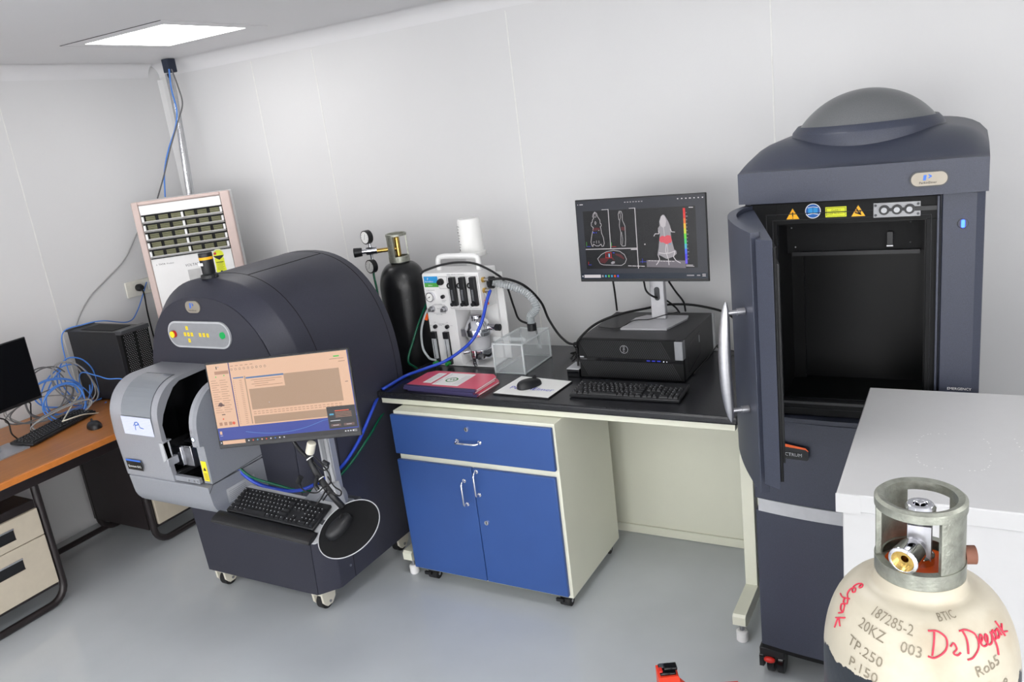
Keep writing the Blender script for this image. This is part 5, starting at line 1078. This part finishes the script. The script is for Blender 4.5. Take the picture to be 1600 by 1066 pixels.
# corner service run
c0 = XL+.09, YB-.09
t = thing('refrigerant_pipe', 'foil wrapped pipe rising from the air conditioner to the ceiling corner', 'pipe', (-4.1, 3.4, 1.8))
b = MB(); b.tube([at(296, 306, 'y', 3.42), at(286, 240, 'y', 3.44), at(278, 190, 'y', 3.46), at(270, 150, 'y', 3.48), at(262, 116, 'y', 3.5)], .016, M_foil, n=10, seg=12); obj('foil_wrap', b, t, ang=60)
b = MB(); b.tube([at(301, 304, 'y', 3.45), at(291, 240, 'y', 3.47), at(282, 190, 'y', 3.49), at(275, 150, 'y', 3.5), at(268, 116, 'y', 3.52)], .010, M_lgrey, seg=10); obj('drain_pipe', b, t)
p = at(264, 104, 'y', 3.49); b = MB(); b.box(p.x-.022, p.x+.03, 3.46, 3.52, p.z-.035, ZC-.001, mat('dark_foam', (44, 50, 66), .8)); tag(obj('ceiling_sleeve', b, bev=.004), 'dark blue foam sleeve where the pipe enters the ceiling corner', 'sleeve')
def Y(px, py, v=3.45): return at(px, py, 'y', v)
cable('network_cable', 'blue network cable hanging from the ceiling corner behind the air conditioner', 'cable', [Y(264, 108, 3.41), Y(268, 140, 3.42), Y(276, 172, 3.40), Y(274, 200, 3.40), Y(263, 235, 3.38), Y(257, 270, 3.36), Y(258, 308, 3.34)], .0045, M_blu_c)
cable('network_cable', 'dark grey cable hanging beside the blue one from the ceiling corner', 'cable', [Y(268, 108, 3.41), Y(278, 135, 3.41), Y(285, 162, 3.40), Y(278, 190, 3.39), Y(266, 232, 3.37), Y(256, 275, 3.35), Y(246, 310, 3.33)], .0042, M_dgry_c)
# wall socket
p0 = X(193, 443, XL); p1 = X(233, 466, XL)
t = thing('wall_socket', 'white wall socket plate with black plug on the left wall', 'socket', (XL+.006, (p0.y+p1.y)/2, (p0.z+p1.z)/2))
b = MB(); ym, zm = p0.y, p0.z; b.box(XL+.0003, XL+.012, p0.y, p0.y+.34, p0.z-.095, p0.z, mat('socket_plastic', (226, 224, 214), .4)); obj('plate', b, t, bev=.003)
b = MB(); b.box(XL+.012, XL+.018, p0.y+.15, p0.y+.21, p0.z-.075, p0.z-.02, M_white); obj('switch', b, t, bev=.002)
t = thing('power_plug', 'black power plug in the wall socket left of the air conditioner', 'plug', (XL+.02, p0.y+.08, p0.z-.05))
b = MB(); b.lathe([(.021, 0), (.023, .02), (.014, .04)], (XL+.0122, p0.y+.08, p0.z-.045), M_black, (1, 0, 0), 20); b.tube([(XL+.045, p0.y+.08, p0.z-.05), (XL+.05, p0.y+.083, p0.z-.09), (XL+.03, p0.y+.09, p0.z-.2), (XL+.03, p0.y+.09, p0.z-.34), (XL+.03, p0.y+.1, p0.z-.6)], .0045, M_rubber); obj('plug_body', b, t)
t = thing('power_plug', 'black power plug half hidden behind the left side of the air conditioner', 'plug', (XL+.02, p0.y+.27, p0.z-.05))
b = MB(); b.lathe([(.03, 0), (.033, .02), (.02, .05)], (XL+.0122, p0.y+.27, p0.z-.05), M_black, (1, 0, 0), 20); b.tube([(XL+.05, p0.y+.27, p0.z-.06), (XL+.055, p0.y+.28, p0.z-.1), (XL+.05, p0.y+.3, p0.z-.2), (XL+.05, p0.y+.32, p0.z-.5)], .005, M_rubber); obj('plug_body', b, t)
# ================================================================== air conditioner
AC0 = (-3.85, 3.085, 0)
t = thing('air_conditioner', 'white floor standing air conditioner with open louvres in the corner', 'air conditioner', AC0, rotz(math.radians(42)))
aw, ah, ad = .262, 1.80, .27
def lobj(n, b, p, **k): return obj(n, b, p, local=True, **k)
b = MB(); b.box(-aw+.01, aw-.01, .022, ad, .0, ah-.006, M_white); lobj('casing', b, t, bev=.006)
b = MB(); b.box(-aw, -aw+.034, 0, .06, .02, ah, M_pink); b.box(aw-.05, aw, 0, .06, .02, ah, M_pink); b.box(-aw+.034, aw-.05, 0, .05, ah-.02, ah, M_pink); lobj('front_frame', b, t, bev=.006, label='pinkish beige side columns')
gx0, gx1, gz1, gz0 = -aw+.036, aw-.052, ah-.075, ah-.325
b = MB(); b.box(gx0, gx1, .004, .021, gz1, ah-.021, M_white); lobj('top_band', b, t, bev=.003)
b = MB(); b.box(gx0, gx1, .004, .021, .1, gz0, M_white); D = Draw(b, (gx0, .004, gz0), U, V)
D.text('A', .02, -.036, .011, M_grey_ink); D.text('TATA', .034, -.036, .013, M_ink, sx=1.1); D.text('Product', .078, -.036, .012, M_grey_ink); D.text('VOLTAS', .172, -.065, .020, mat('ink_soft', (70, 72, 78), .6), shear=.2)
D.rect(.18, -.155, .25, -.085, mat('grey_patch', (186, 186, 186), .4)); 
SX_ = .022
D.o = D.o+D.U*SX_
D.circ(.34, -.022, .031, mat('pale_yellow', (228, 232, 200), .5), 1, 28, 1); D.circ(.34, -.026, .028, M_lime, 2, 24); D.poly([(.31, -.03), (.37, -.03), (.355, -.045), (.34, -.055), (.325, -.045)], M_ink, 3); D.poly([(.315, -.012), (.328, -.008), (.33, -.022), (.316, -.024)], M_red, 4)
D.rect(.314, -.105, .366, -.045, M_lime, 1); D.poly([(.312, -.103), (.312, -.13), (.368, -.13), (.368, -.103)], M_lime, 1)
for k in range(7): D.line([(.322, -.068-k*.007), (.358-.006*(k % 2), -.068-k*.007)], .0014 if k else .005, mat('olive_ink', (110, 115, 30), .6), 4)
D.rect(.334, -.126, .345, -.117, M_ink, 4)
lobj('front_panel', b, t, bev=0)
b = MB(); b.box(gx0, gx1, .021, .023, gz0, gz1, M_blackm); lobj('outlet_cavity', b, t)
b = MB(); b.box(gx0, gx1, .1, .11, gz0, gz1, M_blackm)
b = MB()
xm = (gx0+gx1)/2
for j in range(5):
    z = gz0+.005+j*.049
    # louvre blade, tilted
    b.add([(gx0+.002, -.012, z+.012), (gx1-.002, -.012, z+.012), (gx1-.002, .016, z), (gx0+.002, .016, z), (gx0+.002, -.012, z+.015), (gx1-.002, -.012, z+.015), (gx1-.002, .016, z+.004), (gx0+.002, .016, z+.004)], [(3, 2, 1, 0), (4, 5, 6, 7), (0, 1, 5, 4), (1, 2, 6, 5), (2, 3, 7, 6), (3, 0, 4, 7)], M_white)
lobj('louvre_blades', b, t, bev=.0008)
b = MB()
for j in range(5):
    z = gz0+.012+j*.049
    for x in (gx0+.008, xm, gx1-.008): b.box(x-.006, x+.006, .0, .018, z+.006, z+.034, M_white)
lobj('louvre_brackets', b, t, bev=.001)
b = MB()
for j in range(5):
    z = gz0+.016+j*.049
    for k in range(6):
        x0_ = gx0+.022+k*(gx1-gx0-.03)/6+(.006 if k > 2 else 0)
        b.box(x0_, x0_+.05, .016, .020, z-.006, z+.029, M_yelc)
        for q in (.004, .014, .024): b.box(x0_, x0_+.05, .0152, .016, z+q, z+q+.0015, mat('olive_line', (150, 150, 110), .5))
lobj('inner_vanes', b, t, label='olive inner vanes')
# ================================================================== cables on the arm and bench
def P3(px, py, ax, v): return at(px, py, ax, v)
cable('gas_hose', 'thick blue hose sweeping from the anaesthesia machine over the bench to the scanner', 'hose', [(ax1+.035, ay+.03, 1.262), (ax1+.03, ay-.005, 1.22), Y(752, 505, 2.97), Y(735, 535, 2.93), Y(700, 562, 2.90), Y(665, 576, 2.86), at(635, 587, 'z', .912), at(612, 600, 'z', .91), at(600, 607, 'z', .909), Vector((-2.322, 2.70, .88)), Y(580, 645, 2.55), Y(560, 690, 2.45), Y(535, 728, 2.35), Y(513, 745, 2.2), Y(470, 766, 2.10), Y(430, 764, 2.08), Y(395, 752, 2.06), Y(368, 728, 2.04), Y(350, 700, 2.02), Vector((-2.555, 2.06, .93))], .0074, M_blu_h)
cable('gas_hose', 'dark green hose looping under the bench and monitor to the scanner', 'hose', [Vector((ax0-.002, ay+.05, 1.24)), Y(656, 500, 3.06), Y(645, 535, 3.02), Y(638, 565, 2.98), Vector((-2.33, 3.0, .86)), Y(603, 640, 2.7), Y(575, 685, 2.5), Y(545, 728, 2.38), Y(520, 752, 2.28), Y(480, 768, 2.12), Y(430, 757, 2.08), Y(392, 745, 2.06), Y(365, 722, 2.04), Y(347, 697, 2.03), Vector((-2.555, 2.03, .94))], .0055, M_grn_h)
cable('gas_hose', 'green hose hanging from the regulator behind the scanner', 'hose', [Vector((-2.57, 3.095, 1.38)), Vector((-2.572, 3.09, 1.33)), Vector((-2.56, 3.08, 1.2)), Vector((-2.60, 3.1, .8)), Vector((-2.6, 3.1, .012))], .0055, M_grn_h)
# corrugated hose
pts = catmull([(ax1+.02, ay+.09, 1.285), Y(800, 448, 3.14), Y(825, 460, 3.16), Y(838, 480, 3.17), (-1.76, 3.17, 1.11), (-1.76, 3.17, 1.077)], 30); b = MB(); R = []
b.tube([p for p in pts], .0165, M_pvc, smooth=False, seg=16)
for k in range(0, len(pts)-1, 4):
    d = (pts[k+1]-pts[k]).normalized(); b.lathe([(.017, -.0016), (.0195, 0), (.017, .0016)], pts[k], mat('pale_tubing', ), d, 16)
tag(obj('breathing_hose', b, ang=60), 'clear corrugated hose from the anaesthesia machine to the acrylic box', 'hose')
cable('power_cable', 'thick black cable draped over the top of the anaesthesia machine', 'cable', [Vector((ax0+.0, ay-.003, 1.35)), (ax0+.01, ay+.01, 1.362), Y(690, 414, 3.05), Y(718, 410, 3.06), Y(745, 413, 3.08), Y(775, 428, 3.12), Y(790, 443, 3.17), Y(803, 480, 3.22), Y(812, 500, 3.25), Y(835, 512, 3.27), (-1.79, 3.29, .915)], .0052, M_rubber)
cable('power_cable', 'black cable arching from the anaesthesia machine behind the acrylic box to the workstation', 'cable', [(ax1+.036, ay+.03, 1.312), Y(790, 436, 3.10), Y(820, 447, 3.18), Y(845, 472, 3.25), Y(858, 500, 3.28), Y(878, 528, 3.30), Y(900, 538, 3.30), (-1.44, 3.30, .99), (-1.455, 3.36, .91)], .006, M_rubber)
cable('power_cable', 'black cable rising over the workstation from left to right behind the monitor stand', 'cable', [(-1.45, 2.98, .945), (-1.455, 3.0, 1.02), at(905, 530, 'z', 1.082), at(930, 507, 'z', 1.10), at(965, 492, 'z', 1.12), Y(1010, 482, 3.36), Y(1045, 476, 3.42), Y(1085, 477, 3.46), Y(1130, 487, 3.48), Y(1150, 500, 3.48)], .0055, M_rubber)
cable('power_cable', 'thin black cable crossing the silver monitor stand base', 'cable', [at(935, 511, 'z', 1.0785), at(966, 513, 'z', 1.079), at(990, 501, 'z', 1.086), at(1015, 499, 'z', 1.086), Y(1040, 492, 3.23), at(1062, 487, 'z', 1.086)], .0022, M_rubber)
for lab, pts in (('black cable hanging straight down left of the monitor stand', [Y(958, 440, 3.20), Y(961, 460, 3.28), Y(964, 485, 3.42)]),
                 ('black cable curving from the monitor behind its silver pole', [Y(1006, 440, 3.20), Y(1010, 455, 3.22), Y(1022, 464, 3.235), Y(1040, 469, 3.32), Y(1055, 480, 3.36), at(1062, 489, 'z', 1.08)]),
                 ('black cable hanging down right of the monitor stand', [Y(1045, 440, 3.20), Y(1056, 456, 3.26), Y(1068, 472, 3.33), at(1071, 486, 'z', 1.08)])):
    cable('monitor_cable', lab, 'cable', pts, .0042, M_rubber)
b = MB()
for k in range(7):
    random.seed(k); pts = [Vector((-1.455+random.uniform(-.02, .015), 3.0+random.uniform(-.05, .06), .95+random.uniform(0, .09))) for _ in range(5)]; b.tube(pts, .0035, M_rubber, seg=6)
tag(obj('cable_bundle', b, ang=70), 'knot of black cables left of the workstation on the adapter box', 'cables')
cable('power_cable', 'thin black cable at the right side of the workstation', 'cable', [(-.972, 3.06, .905), (-.95, 3.18, .93), (-.93, 3.28, .96), (-.94, 3.34, .93), (-.85, 3.37, .905), (-.74, 3.38, .905)], .0025, M_rubber)
# cable bundle of the arm
t = thing('arm_cable_bundle', 'thick bundle of black cables with white ferrite hanging from the scanner monitor', 'cables', (-2.05, 2.0, .8))
b = MB(); b.tube([Y(487, 680, 1.99), Y(486, 700, 1.99), Y(484, 716, 1.99), Y(492, 735, 1.99), Y(505, 755, 1.98), Y(520, 775, 1.975), Y(535, 792, 1.99)], .0125, M_black, seg=10); b.tube([Y(455, 685, 1.99), Y(470, 705, 1.99), Y(485, 718, 1.985)], .007, M_black)
obj('cable_sleeve', b, t, ang=60)
b = MB(); b.cyl(Y(487, 692, 1.965), Y(484, 708, 1.965), .0165, M_offw, seg=18); obj('ferrite', b, t, bev=.003, label='white ferrite block')
b = MB()
for px, py in ((484, 716), (501, 748), (519, 771)): p = Y(px, py, 1.983); b.lathe([(.014, -.0018), (.0142, .0018)], p, M_paper, (.55, 0, -.8), 16)
obj('cable_tie', b, t, label='white cable ties')
b = MB()
for pts in ([(490, 712), (500, 722), (513, 728), (508, 735), (498, 730), (490, 722)], [(500, 722), (514, 740), (516, 755), (505, 762), (495, 770), (478, 768), (466, 758)], [(512, 745), (522, 760), (533, 768), (530, 775), (515, 770), (505, 782)], [(510, 765), (500, 782), (490, 790), (480, 782), (474, 786)]):
    b.tube([Y(px, py, 1.955+.01*(i % 2)) for i, (px, py) in enumerate(pts)], .0028, M_rubber, seg=6)
b.cyl(Y(466, 754, 1.96), Y(470, 746, 1.96), .010, M_black, seg=12); b.cyl(Y(505, 722, 1.96), Y(513, 726, 1.96), .009, M_black, seg=12); b.tube([Y(496, 745, 1.958), Y(493, 758, 1.958), Y(497, 766, 1.958)], .008, M_black)
obj('loose_cable', b, t, ang=60)
